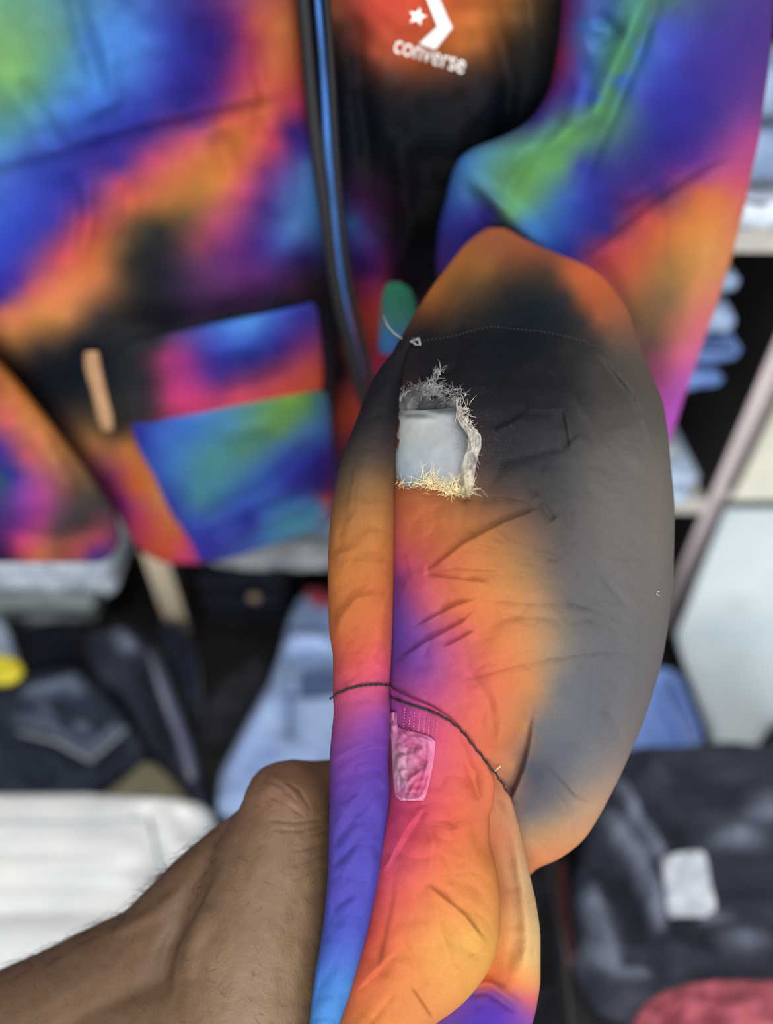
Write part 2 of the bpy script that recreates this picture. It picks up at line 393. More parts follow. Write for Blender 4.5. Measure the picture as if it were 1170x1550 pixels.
# left bay: pale stack
ZT2 = TZ-0.002
t = stack(-110, 182, 852, 922, 'folded_jeans', 'pale grey denim topmost at far left under the hanging sleeve', D_PALE, 2, zlo=0.572, zhi=0.665, seed=8, pleat=0.006, Y=0.80, depth=0.13)
t = stack(-110, 150, 922, 972, 'folded_jeans', 'grey green folded jeans under the pale grey denim at left', D_GREYG, 2, zlo=ZT2, zhi=0.572, seed=9, Y=0.79, depth=0.25)
# middle bay
t = stack(305, 438, 893, 960, 'folded_jeans', 'navy black folded jeans with a brass button right of the beige upright', D_NAVY, 3, zlo=ZT2, zhi=0.632, seed=10, Y=0.79, depth=0.25)
bm = bmesh.new(); p = atY(385, 902, 0.786); bmesh.ops.create_uvsphere(bm, u_segments=16, v_segments=8, radius=0.011)
for v in bm.verts: v.co = Vector((v.co.x+p[0], v.co.y*0.5+p[1]-0.004, v.co.z+p[2]))
bm_obj('button', bm, M_BRASS, t)
t = stack(312, 520, 855, 893, 'folded_jeans', 'washed grey folded jeans resting on the navy black pair', D_WASH, 1, zlo=0.632, zhi=0.695, seed=11, Y=0.79, depth=0.25, seam=SEAM_L)
t = stack(392, 540, 800, 855, 'folded_jeans', 'steel grey folded jeans topmost behind the jacket hem', D_STEEL, 1, zlo=0.695, zhi=0.775, seed=12, Y=0.80, depth=0.24)

M_WORN_SHADED = mat('worn_shaded_denim', dye=True, rough=.85, noise=.1, nscale=60, bump=.3, bscale=350, spec=.12)
# garments lying on the low table
def lying(name, label, cat, rows, z1, m, folds=None, z0=TZ, group='clothes lying on the low table', **k):
    r = np.array(rows, float); ym = r[len(r)//2, 0]; xm = r[len(r)//2, 1:].mean(); c = atZ(xm, ym, z0)
    t = thing(name, label, cat, c, group); b = slab('folded_body', rows, z0, z1, None, m, t, folds and (lambda x, y, f_=strokes(folds): f_(x, y)*1.5), **k); return t, b
def onslab(bm, pts, z, r): thread(bm, [tuple(atZ(x, y, z)) for x, y in pts], r, 6, False)
# white trousers, bottom left
t, b = lying('folded_trousers', 'white folded trousers behind the forearm at lower left', 'trousers',
    [(1212, -160, 214), (1219, -190, 222), (1225, -200, 312), (1236, -200, 322), (1300, -200, 324), (1420, -210, 330), (1520, -220, 340)], 0.66, D_WHITE,
    [('v', 8, .006, [(226, 1232), (240, 1290), (252, 1350)]), ('r', 10, .004, [(130, 1310), (160, 1335), (110, 1370), (60, 1390)]), ('v', 12, .004, [(20, 1270), (60, 1320)]), ('v', 10, .003, [(280, 1240), (284, 1290)]),
     ('v', 9, .004, [(150, 1260), (150, 1310)]), ('r', 10, .003, [(190, 1270), (205, 1330)]), ('v', 10, .004, [(40, 1400), (120, 1392), (180, 1350)])], ny=110, nx=80, rough=0.003, e=0.3, xe=.25)
bm = bmesh.new(); onslab(bm, [(-40, 1243), (60, 1246), (140, 1244), (215, 1240)], 0.665, 0.0018); onslab(bm, [(225, 1236), (236, 1280), (246, 1330)], 0.66, 0.0018); bm_obj('seam', bm, SEAM_L, t)
# khaki
t, b = lying('folded_trousers', 'khaki folded trousers peeping out behind the white pair', 'trousers', [(1160, 216, 236), (1178, 190, 262), (1200, 158, 280), (1226, 128, 292)], 0.575, D_KHAKI, rough=.003)
# slate jeans, front left
t, b = lying('folded_jeans', 'slate blue jeans crumpled with pocket edges in the left pile', 'jeans',
    [(1018, 90, 128), (1030, 40, 140), (1060, -60, 170), (1100, -120, 200), (1140, -140, 220), (1160, -145, 196), (1185, -150, 156), (1212, -150, 120)], 0.58, M_WORN_SHADED,
    [('f', 12, .012, [(25, 1105), (80, 1120), (140, 1160)]), ('r', 10, .012, [(190, 1100), (160, 1130), (135, 1148)]), ('v', 14, .016, [(30, 1125), (60, 1170), (80, 1200)]),
     ('r', 12, .010, [(110, 1030), (128, 1060)]), ('v', 10, .010, [(80, 1075), (120, 1110)]), ('r', 9, .01, [(35, 1060), (80, 1052), (110, 1040)]), ('r', 9, .011, [(60, 1075), (110, 1100), (150, 1120)]), ('v', 10, .012, [(-10, 1080), (20, 1140), (60, 1195)]), ('r', 9, .009, [(20, 1110), (45, 1160), (80, 1200)]), ('v', 12, .01, [(190, 1130), (150, 1170)])], ny=90, nx=70, wear=((44, 51, 66), (104, 114, 132)))
bm = bmesh.new(); onslab(bm, [(28, 1108), (85, 1123), (138, 1152)], 0.60, .003); onslab(bm, [(192, 1102), (162, 1130), (138, 1150)], 0.60, .003); bm_obj('pocket_seam', bm, SEAM_L, t)
# charcoal jeans with light leg edge
t, b = lying('folded_jeans', 'charcoal jeans with a pale leg edge beside the dark gap', 'jeans',
    [(956, 132, 216), (970, 128, 233), (1000, 132, 250), (1030, 150, 260), (1050, 178, 268), (1100, 208, 284), (1140, 228, 296), (1160, 246, 302), (1190, 276, 309), (1222, 298, 314)], 0.58, M_WORN_SHADED,
    [('r', 10, .012, [(228, 985), (250, 1050), (280, 1130), (300, 1200)]), ('v', 10, .010, [(215, 1000), (240, 1080), (262, 1160)]), ('r', 14, .008, [(180, 960), (200, 1000)]), ('r', 8, .008, [(196, 975), (206, 985), (212, 1000)])], ny=90, nx=60, wear=((42, 45, 58), (120, 126, 148)))
bm = bmesh.new(); onslab(bm, [(226, 990), (246, 1050), (270, 1120), (290, 1180)], 0.588, .003); bm_obj('leg_seam', bm, SEAM_L, t)
# navy jeans behind
t, b = lying('folded_jeans', 'navy jeans folded between the grey green pair and the slate pair', 'jeans',
    [(946, 80, 120), (954, 30, 122), (980, -40, 122), (1000, -80, 116), (1014, -100, 60)], 0.575, D_NAVY, rough=.004)
t, b = lying('folded_jeans', 'midnight blue jeans lying at the foot of the beige upright', 'jeans',
    [(945, 236, 268), (960, 240, 284), (990, 256, 296), (1040, 274, 302), (1085, 290, 304)], 0.555, cloth('midnight_denim', (38, 44, 64), (24, 28, 44)), rough=.003)
# bright slip at far left with yellow tag
t, b = lying('folded_shirt', 'pale blue garment poking into view above the yellow tag at far left', 'shirt', [(940, -70, 4), (960, -80, 14), (990, -80, 22), (1006, -80, 16)], 0.615, D_ICE, z0=0.58, rough=.002)
yt = thing('yellow_tag', 'bright yellow hanging tag at the far left edge', 'tag', atZ(5, 1012, 0.62), None)
slab('tag_card', [(993, -40, 12), (1000, -45, 28), (1012, -48, 34), (1024, -45, 26), (1032, -40, 6)], 0.615, 0.632, None, M_YEL, yt, rough=.001, ny=30, nx=24)
# light blue jeans in the middle
t, b = lying('folded_jeans', 'light blue jeans with a dark worn band left of the torn sleeve', 'jeans',
    [(902, 452, 560), (940, 436, 580), (985, 424, 600), (1030, 408, 620), (1080, 380, 640), (1130, 352, 650), (1180, 330, 660), (1215, 326, 660)], 0.585, D_LIGHT,
    [('r', 16, .012, [(420, 1040), (385, 1110), (345, 1180)]), ('v', 12, .010, [(450, 1000), (520, 1010)]), ('v', 10, .008, [(440, 1045), (440, 1130)]), ('f', 14, .01, [(430, 985), (500, 992)])], ny=90, nx=60)
bm = bmesh.new(); onslab(bm, [(436, 1000), (438, 1060), (438, 1120)], 0.587, .0015); onslab(bm, [(428, 1052), (470, 1056), (520, 1052)], 0.588, .0016); bm_obj('seam', bm, SEAM_D, t)
slab('worn_band', [(1016, 455, 560), (1024, 452, 562), (1044, 452, 562), (1052, 455, 560)], 0.582, 0.592, None, cloth('worn_blue', (86, 102, 140), (72, 88, 124)), t, rough=.001, ny=20, nx=20)['label'] = 'darker blue band'
t, b = lying('folded_jeans', 'dark charcoal jeans in the shadowed gap beside the light blue pair', 'jeans', [(1000, 372, 400), (1030, 340, 398), (1070, 316, 374), (1110, 312, 350), (1130, 316, 336)], 0.545, cloth('soot_denim', (52, 54, 62), (30, 32, 38)), rough=.004)
t = thing('red_tag', 'small red tag on top of the light blue jeans', 'tag', atZ(482, 902, 0.60))
slab('tag_card', [(892, 462, 486), (900, 466, 502), (908, 472, 508), (914, 482, 505)], 0.586, 0.60, None, M_RED, t, rough=.001, ny=20, nx=16)
# right side
t, b = lying('folded_jeans', 'sky blue pleated jeans right of the torn sleeve above the black pair', 'jeans',
    [(1018, 960, 1018), (1028, 940, 1030), (1050, 900, 1038), (1090, 850, 1052), (1130, 820, 1064), (1152, 815, 1058)], 0.58, cloth('sky_denim', (128, 156, 214), (104, 134, 200), ns=16),
    [('f', 7, .012, [(1000, 1030), (1030, 1080), (1062, 1130)]), ('f', 7, .01, [(985, 1060), (1010, 1100), (1030, 1140)]), ('r', 6, .01, [(1008, 1030), (1045, 1075), (1072, 1130)]), ('f', 7, .01, [(965, 1080), (990, 1140)])], ny=70, nx=60)
bm = bmesh.new(); onslab(bm, [(1004, 1036), (1034, 1086), (1058, 1130)], 0.588, .0016); bm_obj('seam', bm, SEAM_L, t)
t, b = lying('folded_jeans', 'black jeans with a white square patch on the right of the table', 'jeans',
    [(1136, 940, 1120), (1142, 925, 1230), (1180, 905, 1290), (1260, 885, 1320), (1340, 872, 1330), (1420, 885, 1330), (1470, 905, 1330), (1500, 930, 1330), (1514, 960, 1300)], 0.66, M_WORN_SHADED,
    [('r', 13, .014, [(905, 1230), (955, 1310), (985, 1400), (990, 1430)]), ('v', 12, .012, [(880, 1280), (930, 1350), (965, 1440)]), ('r', 13, .012, [(882, 1340), (905, 1420), (930, 1470)]),
     ('v', 12, .010, [(1000, 1405), (1060, 1435), (1110, 1450)]), ('r', 10, .008, [(1090, 1250), (1120, 1320), (1140, 1390)]), ('v', 10, .010, [(1065, 1240), (1090, 1310), (1105, 1380)]),
     ('v', 14, .008, [(1000, 1160), (1040, 1180), (1120, 1240)]), ('r', 12, .007, [(1130, 1210), (1165, 1260)]), ('v', 10, .006, [(935, 1190), (1000, 1260), (1030, 1330)]), ('r', 9, .011, [(920, 1180), (950, 1240), (1000, 1330)]), ('r', 9, .010, [(880, 1420), (930, 1478), (980, 1490)]), ('r', 9, .010, [(1040, 1400), (1090, 1420), (1150, 1470)])], ny=130, nx=90, rough=.008, wear=((46, 49, 60), (112, 118, 134)), xe=.45)
pt = slab('square_patch', [(1288, 1046, 1064), (1294, 1015, 1068), (1304, 1001, 1070), (1340, 1006, 1076), (1372, 1010, 1084), (1387, 1014, 1083)], 0.664, 0.672, None, M_PATCH, t, rough=.004, ny=40, nx=30, sc=25)
pt['label'] = 'white square patch'
t, b = lying('folded_shirt', 'rose red garment at the bottom right corner', 'shirt', [(1484, 1080, 1290), (1494, 1020, 1330), (1512, 985, 1330), (1540, 962, 1330), (1600, 940, 1330)], 0.70, D_ROSE,
    [('v', 9, .010, [(1085, 1500), (1070, 1550)]), ('r', 10, .008, [(1120, 1510), (1110, 1560)]), ('v', 9, .008, [(1030, 1520), (1010, 1560)])], z0=0.664, rough=.008, sc=40)
t, b = lying('folded_trousers', 'jet black trousers between the torn cuff and the black jeans', 'trousers', [(1230, 780, 832), (1320, 770, 836), (1440, 770, 856), (1600, 770, 872)], 0.60, D_JET, [('v', 10, .01, [(810, 1350), (830, 1500)])], rough=.006)
t, b = lying('folded_shirt', 'thin maroon garment squeezed beside the black jeans', 'shirt', [(1310, 838, 856), (1340, 838, 860), (1400, 844, 866), (1452, 862, 872)], 0.575, D_MAROON, rough=.002)
# white clothes at right edge
WR = lambda x, y: dY(x, y, curve([560, 780, 960, 1060, 1160], [.758, .75, .70, .605, .515])(y))
t = thing('white_sheet', 'grey white cotton cloth hanging in front of the right upright', 'cloth', atY(1110, 1100, .58))
t.location.z = TZ
Tube([(770, 1098, 1400), (800, 1086, 1400), (860, 1062, 1400), (930, 1036, 1400), (962, 1024, 1390), (990, 1030, 1380), (1050, 1052, 1300), (1100, 1068, 1168), (1130, 1076, 1146), (1146, 1086, 1128)],
     WR, const(.014), const(.014), strokes([('r', 14, .006, [(1060, 1000), (1075, 1080), (1090, 1140)]), ('v', 30, .008, [(1110, 900), (1100, 1020)]), ('r', 30, .006, [(1150, 850), (1130, 1000), (1120, 1100)])])).build('draped_cloth', D_OFFW, t, None, 60, 40)
t = thing('folded_cloth', 'cream folded cloth above the grey white one at right edge', 'cloth', atY(1150, 770, .78)); 
Tube([(520, 1212, 1450), (600, 1180, 1450), (680, 1142, 1450), (735, 1116, 1440), (758, 1104, 1420)], WR, const(.014), const(.014), strokes([('v', 14, .006, [(1110, 735), (1170, 760)])])).build('folded_body', D_CREAM, t, None, 40, 30)
t, b = lying('folded_jeans', 'slate grey jeans edge at the right border beside the white cloth', 'jeans', [(1092, 1200, 1320), (1115, 1182, 1330), (1140, 1160, 1330), (1152, 1166, 1320)], 0.57, D_STEEL, rough=.003)

# ================================================================ the jacket
jk = thing('windbreaker_jacket', 'hanging windbreaker with multicolour dye print, open zip and torn sleeve', 'jacket', (0.0, 0.60, 0.9))
DYE_LEFT = dyed('''0,60 125,180,120;20,110 130,185,110;60,30 105,160,140;100,60 95,150,150;0,150 105,160,120;50,130 105,165,130;90,110 85,145,165;130,60 75,130,200;180,40 75,135,215;220,60 75,125,215;
150,130 75,135,215;100,160 75,130,210;60,180 80,140,190;20,200 90,150,180;0,220 85,145,190;200,110 75,125,215;250,40 60,75,180;250,110 55,60,165;200,170 55,65,170;150,190 50,70,170;290,40 45,35,130;300,100 45,30,125;280,160 40,30,115;
340,60 60,30,110;330,110 70,30,110;360,30 130,45,110;350,120 130,40,100;370,60 150,50,95;380,100 170,60,90;390,30 190,85,70;430,40 200,115,65;420,100 195,105,60;460,40 150,80,50;455,100 180,80,60;400,130 195,85,70;440,140 190,70,75;330,160 110,45,120;
300,185 120,60,140;220,200 60,45,140;150,225 50,45,145;100,240 55,60,160;40,240 60,85,180;0,270 75,110,200;0,330 65,95,210;50,300 60,75,190;110,280 55,55,165;180,250 70,50,150;0,400 55,65,185;40,370 60,65,175;80,340 65,55,160;130,310 110,60,140;0,450 55,45,150;30,430 100,55,150;
230,240 200,75,120;290,210 205,85,110;340,180 215,90,85;400,170 205,100,65;450,160 190,60,95;180,280 205,80,110;130,340 205,75,90;90,390 205,75,95;50,440 215,100,100;10,470 220,115,95;200,310 215,105,75;260,270 215,115,75;320,240 215,130,70;360,210 210,120,60;140,380 225,115,70;110,420 230,130,80;60,470 230,145,80;
20,500 215,140,80;100,480 215,140,85;150,420 215,125,75;250,310 190,120,65;310,290 200,130,65;340,270 215,125,65;380,240 215,100,85;410,190 205,80,90;420,220 185,60,100;170,380 150,100,60;210,340 90,75,50;280,330 110,85,55;240,350 40,40,42;200,400 45,42,40;230,440 25,25,32;300,370 150,70,90;330,340 180,75,110;370,290 200,80,120;
280,400 75,50,75;330,390 115,55,120;400,260 120,45,110;440,200 50,25,110;460,230 65,60,150;400,310 70,40,120;440,300 80,110,180;445,345 85,130,195;470,250 75,125,185;430,370 70,95,180;390,370 70,40,130;350,420 110,50,120;400,420 90,40,110;460,390 40,25,90;470,420 40,20,40;300,450 70,40,80;440,440 60,30,60;250,490 22,22,30;350,480 25,22,32;430,455 25,25,35;
150,480 60,50,48;120,520 24,26,34;60,560 26,28,36;100,600 28,30,38;60,530 60,50,45;190,540 40,40,46;210,600 48,46,50;180,650 50,45,40;140,670 190,130,75;190,680 215,130,70;170,720 150,60,110;200,740 225,100,60;220,790 220,75,100;250,750 225,160,85;215,710 225,125,65;260,800 225,125,65;280,820 235,90,110;300,820 190,80,150;250,840 225,95,60;190,760 160,60,140;270,850 225,75,110;-60,100 120,175,120;0,-260 100,150,150;200,-260 75,120,200;400,-260 150,60,90;-60,300 70,100,205;-60,480 200,110,90;-60,560 26,28,36;450,500 30,25,40;500,450 20,18,22''')
DYE_POCKET = dyed('''250,540 170,60,120;238,580 100,50,75;280,540 165,60,140;305,530 80,60,160;350,500 80,130,225;380,490 85,150,230;430,475 70,95,205;460,480 60,55,160;340,545 55,60,170;380,545 50,50,150;330,570 80,50,150;420,530 60,40,140;450,520 110,50,130;460,550 190,75,90;480,570 215,85,60;420,580 210,80,85;300,600 205,65,125;260,600 215,65,130;360,595 210,75,105;470,585 215,90,60;236,520 48,40,48;222,575 50,44,50;225,620 54,48,54;195,540 40,40,46;200,600 48,46,50;190,625 48,44,46''')
DYE_LOWER = dyed('''215,660 50,60,165;240,660 70,110,210;290,650 75,135,225;350,640 85,150,190;390,620 100,160,135;430,610 125,175,85;460,610 120,170,85;485,610 75,125,150;420,650 120,170,95;370,680 100,165,135;310,700 90,160,165;260,710 75,135,215;300,760 85,155,175;340,740 85,150,190;430,680 75,120,205;470,650 80,135,190;480,690 45,40,140;400,720 70,115,215;360,760 70,110,215;300,790 70,100,205;260,760 60,75,185;
440,730 55,50,160;490,740 60,35,100;380,790 50,45,150;320,820 60,55,165;350,825 75,95,195;400,800 80,140,205;440,785 85,155,180;480,770 80,140,190;495,755 190,70,70''')
DYE_LSLEEVE = dyed('''10,590 190,110,60;40,640 200,125,75;80,690 200,130,85;110,740 130,90,75;150,760 70,66,68;120,790 70,65,66;10,640 220,100,100;40,690 215,100,110;0,680 70,45,150;0,730 50,90,110;20,720 50,50,150;30,740 130,70,170;60,750 205,85,170;40,790 150,60,150;20,790 110,50,140;60,790 190,70,140;30,825 220,70,120;60,840 235,130,90;90,840 160,90,70;120,830 215,90,90;150,815 190,80,100;145,840 90,60,160;90,800 85,75,80;5,840 60,30,80;-50,760 50,70,120''')
DYE_RIGHT = dyed('''500,20 170,100,70;520,40 80,45,40;560,20 200,75,60;620,30 215,85,60;680,20 220,110,60;740,20 200,120,60;780,20 130,90,50;560,80 180,85,60;620,90 190,90,50;700,70 200,115,55;740,60 170,100,55;780,70 60,50,45;600,115 90,55,45;700,110 80,55,45;540,90 45,30,30;520,110 25,22,28;560,140 30,26,32;650,150 20,20,28;750,130 24,24,30;800,100 50,48,46;830,60 55,52,50;835,10 70,60,50;
600,250 16,16,24;700,200 20,20,26;550,250 26,24,30;540,300 60,25,70;560,330 70,30,80;532,340 60,100,170;600,350 22,18,26;550,400 60,25,110;580,390 90,30,90;560,440 150,45,90;590,440 160,50,70;600,410 45,20,40;540,470 210,75,60;560,500 200,80,65;565,560 205,55,105;640,400 18,16,24;620,440 40,30,45;545,620 190,70,50;520,640 160,60,45;530,700 60,30,70;515,560 20,18,20;700,400 20,20,26;600,600 120,50,70;560,-60 200,70,60;700,-60 210,90,60;650,720 50,30,60;520,760 70,120,190''')
DYE_UPPER = dyed('''852,20 130,45,120;845,90 165,50,100;836,125 120,45,120;880,40 75,110,190;900,60 80,130,195;920,20 70,110,180;960,20 85,150,130;985,10 85,130,120;950,80 90,155,105;920,140 95,160,100;970,45 88,146,118;936,108 92,157,105;905,163 95,160,102;882,205 95,158,104;842,225 102,168,98;850,250 98,160,105;740,322 55,50,145;775,364 50,45,140;772,328 100,158,112;802,366 75,135,195;1010,-20 85,130,110;890,100 65,100,190;870,150 70,80,180;810,175 60,45,140;840,190 90,140,140;860,200 100,165,95;800,220 90,150,120;740,225 85,145,165;700,245 75,135,215;760,270 95,150,115;800,260 110,170,95;800,300 105,165,110;760,310 95,150,130;720,280 85,140,170;690,300 65,110,190;680,350 60,60,160;730,330 55,45,140;700,380 60,50,150;665,420 110,60,140;
800,340 70,130,200;820,370 65,115,200;850,300 65,110,185;880,250 60,70,170;900,300 50,55,155;860,380 45,50,150;920,350 50,40,120;900,150 65,100,200;940,120 70,115,210;970,80 80,130,215;1000,40 70,90,195;980,150 60,65,170;1050,100 65,55,150;1100,50 75,60,150;1150,50 85,60,150;1000,220 50,45,140;1080,180 70,55,145;1140,150 110,65,150;1050,240 85,50,140;1000,290 70,40,110;1100,230 160,75,150;1135,210 190,80,150;1060,270 150,65,130;1120,280 225,95,120;960,320 130,50,90;1020,270 110,50,120;
900,390 165,60,90;930,370 190,70,80;980,330 205,80,80;940,410 200,90,70;1000,350 215,110,70;1060,290 215,110,70;1090,300 225,125,80;1040,340 215,130,70;1110,330 230,135,95;960,440 170,100,65;1010,400 165,115,65;1070,380 220,150,85;1090,400 230,150,95;970,480 120,90,65;1010,450 130,100,70;1050,440 205,135,85;1075,440 230,140,110;990,520 105,75,70;1030,500 190,110,95;1060,490 230,120,130;1000,570 150,70,110;1030,540 220,105,140;1050,530 230,115,160;1020,600 180,85,170;1040,580 205,100,200;1015,650 200,90,195;1025,620 195,90,200;900,-80 75,120,190;1000,-80 80,110,180;1150,-80 80,60,150''')
DYE_SHEEN_TORN = dyed('''735,352 185,105,70;765,352 185,105,70;690,400 190,120,60;650,440 200,120,60;642,462 150,90,50;700,440 110,80,50;735,405 165,108,60;800,372 185,98,60;770,440 50,44,44;835,440 60,52,50;
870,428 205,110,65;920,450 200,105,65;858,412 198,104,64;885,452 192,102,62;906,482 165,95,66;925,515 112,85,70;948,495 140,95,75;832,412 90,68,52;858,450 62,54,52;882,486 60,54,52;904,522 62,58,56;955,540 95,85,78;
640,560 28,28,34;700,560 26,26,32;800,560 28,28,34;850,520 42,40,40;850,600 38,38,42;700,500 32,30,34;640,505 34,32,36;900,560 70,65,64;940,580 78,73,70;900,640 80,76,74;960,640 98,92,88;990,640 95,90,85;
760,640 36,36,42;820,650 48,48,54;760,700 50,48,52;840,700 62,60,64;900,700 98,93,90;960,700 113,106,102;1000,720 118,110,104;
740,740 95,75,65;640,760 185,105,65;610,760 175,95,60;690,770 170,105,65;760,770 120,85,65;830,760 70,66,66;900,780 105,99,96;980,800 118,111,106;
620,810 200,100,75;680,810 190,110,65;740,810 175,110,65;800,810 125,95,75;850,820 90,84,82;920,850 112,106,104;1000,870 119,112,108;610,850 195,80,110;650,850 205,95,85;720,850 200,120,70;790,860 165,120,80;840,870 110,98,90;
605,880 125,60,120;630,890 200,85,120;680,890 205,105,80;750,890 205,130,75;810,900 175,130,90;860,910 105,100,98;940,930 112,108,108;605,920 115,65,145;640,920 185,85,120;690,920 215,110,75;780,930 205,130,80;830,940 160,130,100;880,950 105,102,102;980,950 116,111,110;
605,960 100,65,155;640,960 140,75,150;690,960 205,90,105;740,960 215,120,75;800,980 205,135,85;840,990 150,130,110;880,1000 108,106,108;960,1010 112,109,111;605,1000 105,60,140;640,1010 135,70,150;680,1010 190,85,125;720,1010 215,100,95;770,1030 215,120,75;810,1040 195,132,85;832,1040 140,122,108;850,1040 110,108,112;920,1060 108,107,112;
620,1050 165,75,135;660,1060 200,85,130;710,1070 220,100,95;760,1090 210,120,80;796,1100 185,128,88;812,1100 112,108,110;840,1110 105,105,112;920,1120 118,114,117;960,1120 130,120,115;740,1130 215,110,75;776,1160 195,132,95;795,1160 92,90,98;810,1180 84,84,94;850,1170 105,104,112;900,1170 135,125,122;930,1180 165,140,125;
800,1230 110,104,108;830,1210 105,100,105;860,1220 150,130,118;900,1220 190,150,120;800,1270 190,145,105;840,1260 190,145,105;880,1260 205,150,110;810,1300 215,135,90;850,1290 215,140,95''')  # print colours, with grey sheen and the shade under the fold painted in
DYE_SIDE = dyed('''590,560 34,32,38;560,640 45,42,45;545,670 60,52,52;580,680 66,56,52;520,700 70,62,58;585,715 100,76,56;520,735 105,82,60;560,730 135,98,65;575,760 160,108,65;520,800 165,105,60;570,800 185,120,65;520,870 190,115,60;570,880 195,110,60;520,950 190,105,60;570,960 215,105,75;540,1000 205,85,75;580,1010 225,90,115;520,1050 195,80,110;575,1050 200,85,130;
520,1090 165,75,130;575,1090 140,70,160;520,1140 130,70,155;570,1140 110,65,165;520,1200 100,65,160;560,1200 95,70,170;530,1280 85,75,175;520,1350 85,80,180;500,1430 75,95,190;540,1400 80,85,190;500,1500 75,130,210;520,1500 80,140,215;490,1550 80,145,215;605,620 30,28,34''')
DYE_CUFF = dyed('''600,1080 150,65,140;630,1085 185,75,135;660,1110 205,80,120;690,1110 220,95,95;610,1130 190,85,130;680,1160 220,95,105;710,1180 225,105,80;740,1190 215,115,80;620,1230 215,75,110;660,1230 225,90,95;700,1240 225,110,75;740,1240 205,110,75;590,1290 200,75,110;630,1290 225,90,95;680,1300 228,120,75;720,1310 220,130,75;
575,1350 200,75,90;610,1360 225,100,85;660,1370 230,135,80;720,1370 225,140,80;560,1410 205,80,70;600,1420 228,115,75;660,1430 232,158,85;710,1420 235,172,88;745,1400 222,150,80;540,1480 215,95,65;580,1490 228,125,75;640,1490 228,145,80;700,1480 232,160,85;540,1550 225,130,70;600,1540 228,140,80;650,1540 225,140,82''')
DYE_RIM = dyed('''740,1170 215,120,85;780,1230 190,140,105;755,1260 195,115,80;800,1330 215,180,135;770,1350 185,120,80;740,1350 190,110,65;810,1400 228,190,135;785,1420 225,165,105;760,1460 220,130,75;800,1450 235,190,125;720,1490 215,105,60;800,1490 235,155,95;770,1495 228,118,80;742,1492 205,90,75;745,1506 112,60,150;715,1506 105,58,140;775,1522 125,70,160;800,1512 222,108,112;790,1548 130,75,165;700,1520 110,60,140;800,1550 150,80,170;680,1550 95,60,140''')

# ---- front panels
body_fold = strokes([('v', 8, .004, [(-40, 275), (80, 245), (200, 205), (320, 180), (460, 146)]), ('r', 14, .006, [(-40, 255), (80, 225), (200, 188), (320, 162), (460, 128)]),
    ('v', 16, .008, [(100, -40), (130, 60), (165, 160)]), ('r', 16, .006, [(150, 20), (170, 150), (90, 200)]), ('v', 14, .006, [(388, 60), (400, 150), (390, 220)]), ('r', 12, .005, [(375, 130), (420, 210)]),
    ('f', 16, .007, [(115, 260), (125, 330), (110, 400)]), ('v', 14, .006, [(200, 270), (190, 380)]), ('v', 18, .008, [(330, 200), (360, 280)]), ('r', 18, .008, [(440, 200), (430, 330)]), ('v', 20, .01, [(150, 480), (260, 495), (420, 450)]), ('v', 12, .006, [(30, 120), (80, 200), (110, 240)])])
LF = Tube([(-330, 120, 400), (-290, -40, 412), (-230, -150, 424), (-70, -160, 440), (0, -150, 452), (200, -140, 470), (300, -130, 490), (400, -120, 506), (500, -90, 516), (540, -40, 512), (580, 25, 508), (640, 78, 504), (690, 112, 506), (740, 148, 508), (780, 178, 506), (800, 190, 488), (820, 202, 430), (836, 216, 372), (853, 248, 306)],
    lambda x, y: dY(x, y, 0.585), const(.030), const(.012), lambda x, y: body_fold(x, y)*.75+fbm(np.ravel(x), np.ravel(y), 110, 3, 2)*.004, pw=0.5)
LF.build('front_panel', M_JACKET, jk, DYE_LEFT, 190, 150, 12)
PK = Tube([(458, 470, 476), (470, 420, 481), (490, 320, 484), (508, 240, 486), (520, 190, 487), (560, 174, 489), (600, 182, 486), (616, 186, 400), (630, 190, 300), (640, 196, 250)], lambda x, y: LF.front(x, y)-.001, const(.007), const(.003),
    strokes([('r', 16, .005, [(300, 540), (400, 520)]), ('v', 14, .005, [(330, 600), (440, 560)])]), pw=0.5)
pk = PK.build('pocket_panel', M_JACKET, jk, DYE_POCKET, 80, 80, 8)
pk['label'] = 'blue and pink pocket panel'
LW = Tube([(592, 480, 492), (604, 400, 497), (625, 280, 500), (640, 200, 502), (670, 206, 503), (720, 232, 505), (760, 250, 505), (782, 262, 500), (798, 274, 492), (816, 285, 440), (834, 295, 385), (850, 301, 330)],
    lambda x, y: LF.front(x, y)-.0005, const(.009), const(.003), strokes([('v', 14, .008, [(280, 800), (400, 740), (490, 660)]), ('r', 16, .006, [(330, 660), (420, 640)]), ('r', 12, .006, [(320, 825), (400, 790), (480, 760)]), ('v', 8, .006, [(300, 820), (380, 780), (490, 740)])]), pw=0.5)
lw = LW.build('lower_panel', M_JACKET, jk, DYE_LOWER, 110, 100, 8); lw['label'] = 'blue and green lower panel'
wl = Tube([(532, 128, 150), (545, 127, 152), (600, 140, 164), (640, 150, 172), (652, 156, 172)], lambda x, y: LF.front(x, y)-.002, const(.008), const(.002), pw=0.6)
wl.build('pocket_welt', mat('tan_welt', (164, 126, 92), 0.6, noise=0.15, nscale=30), jk, None, 30, 16, 6)['label'] = 'tan pocket welt'
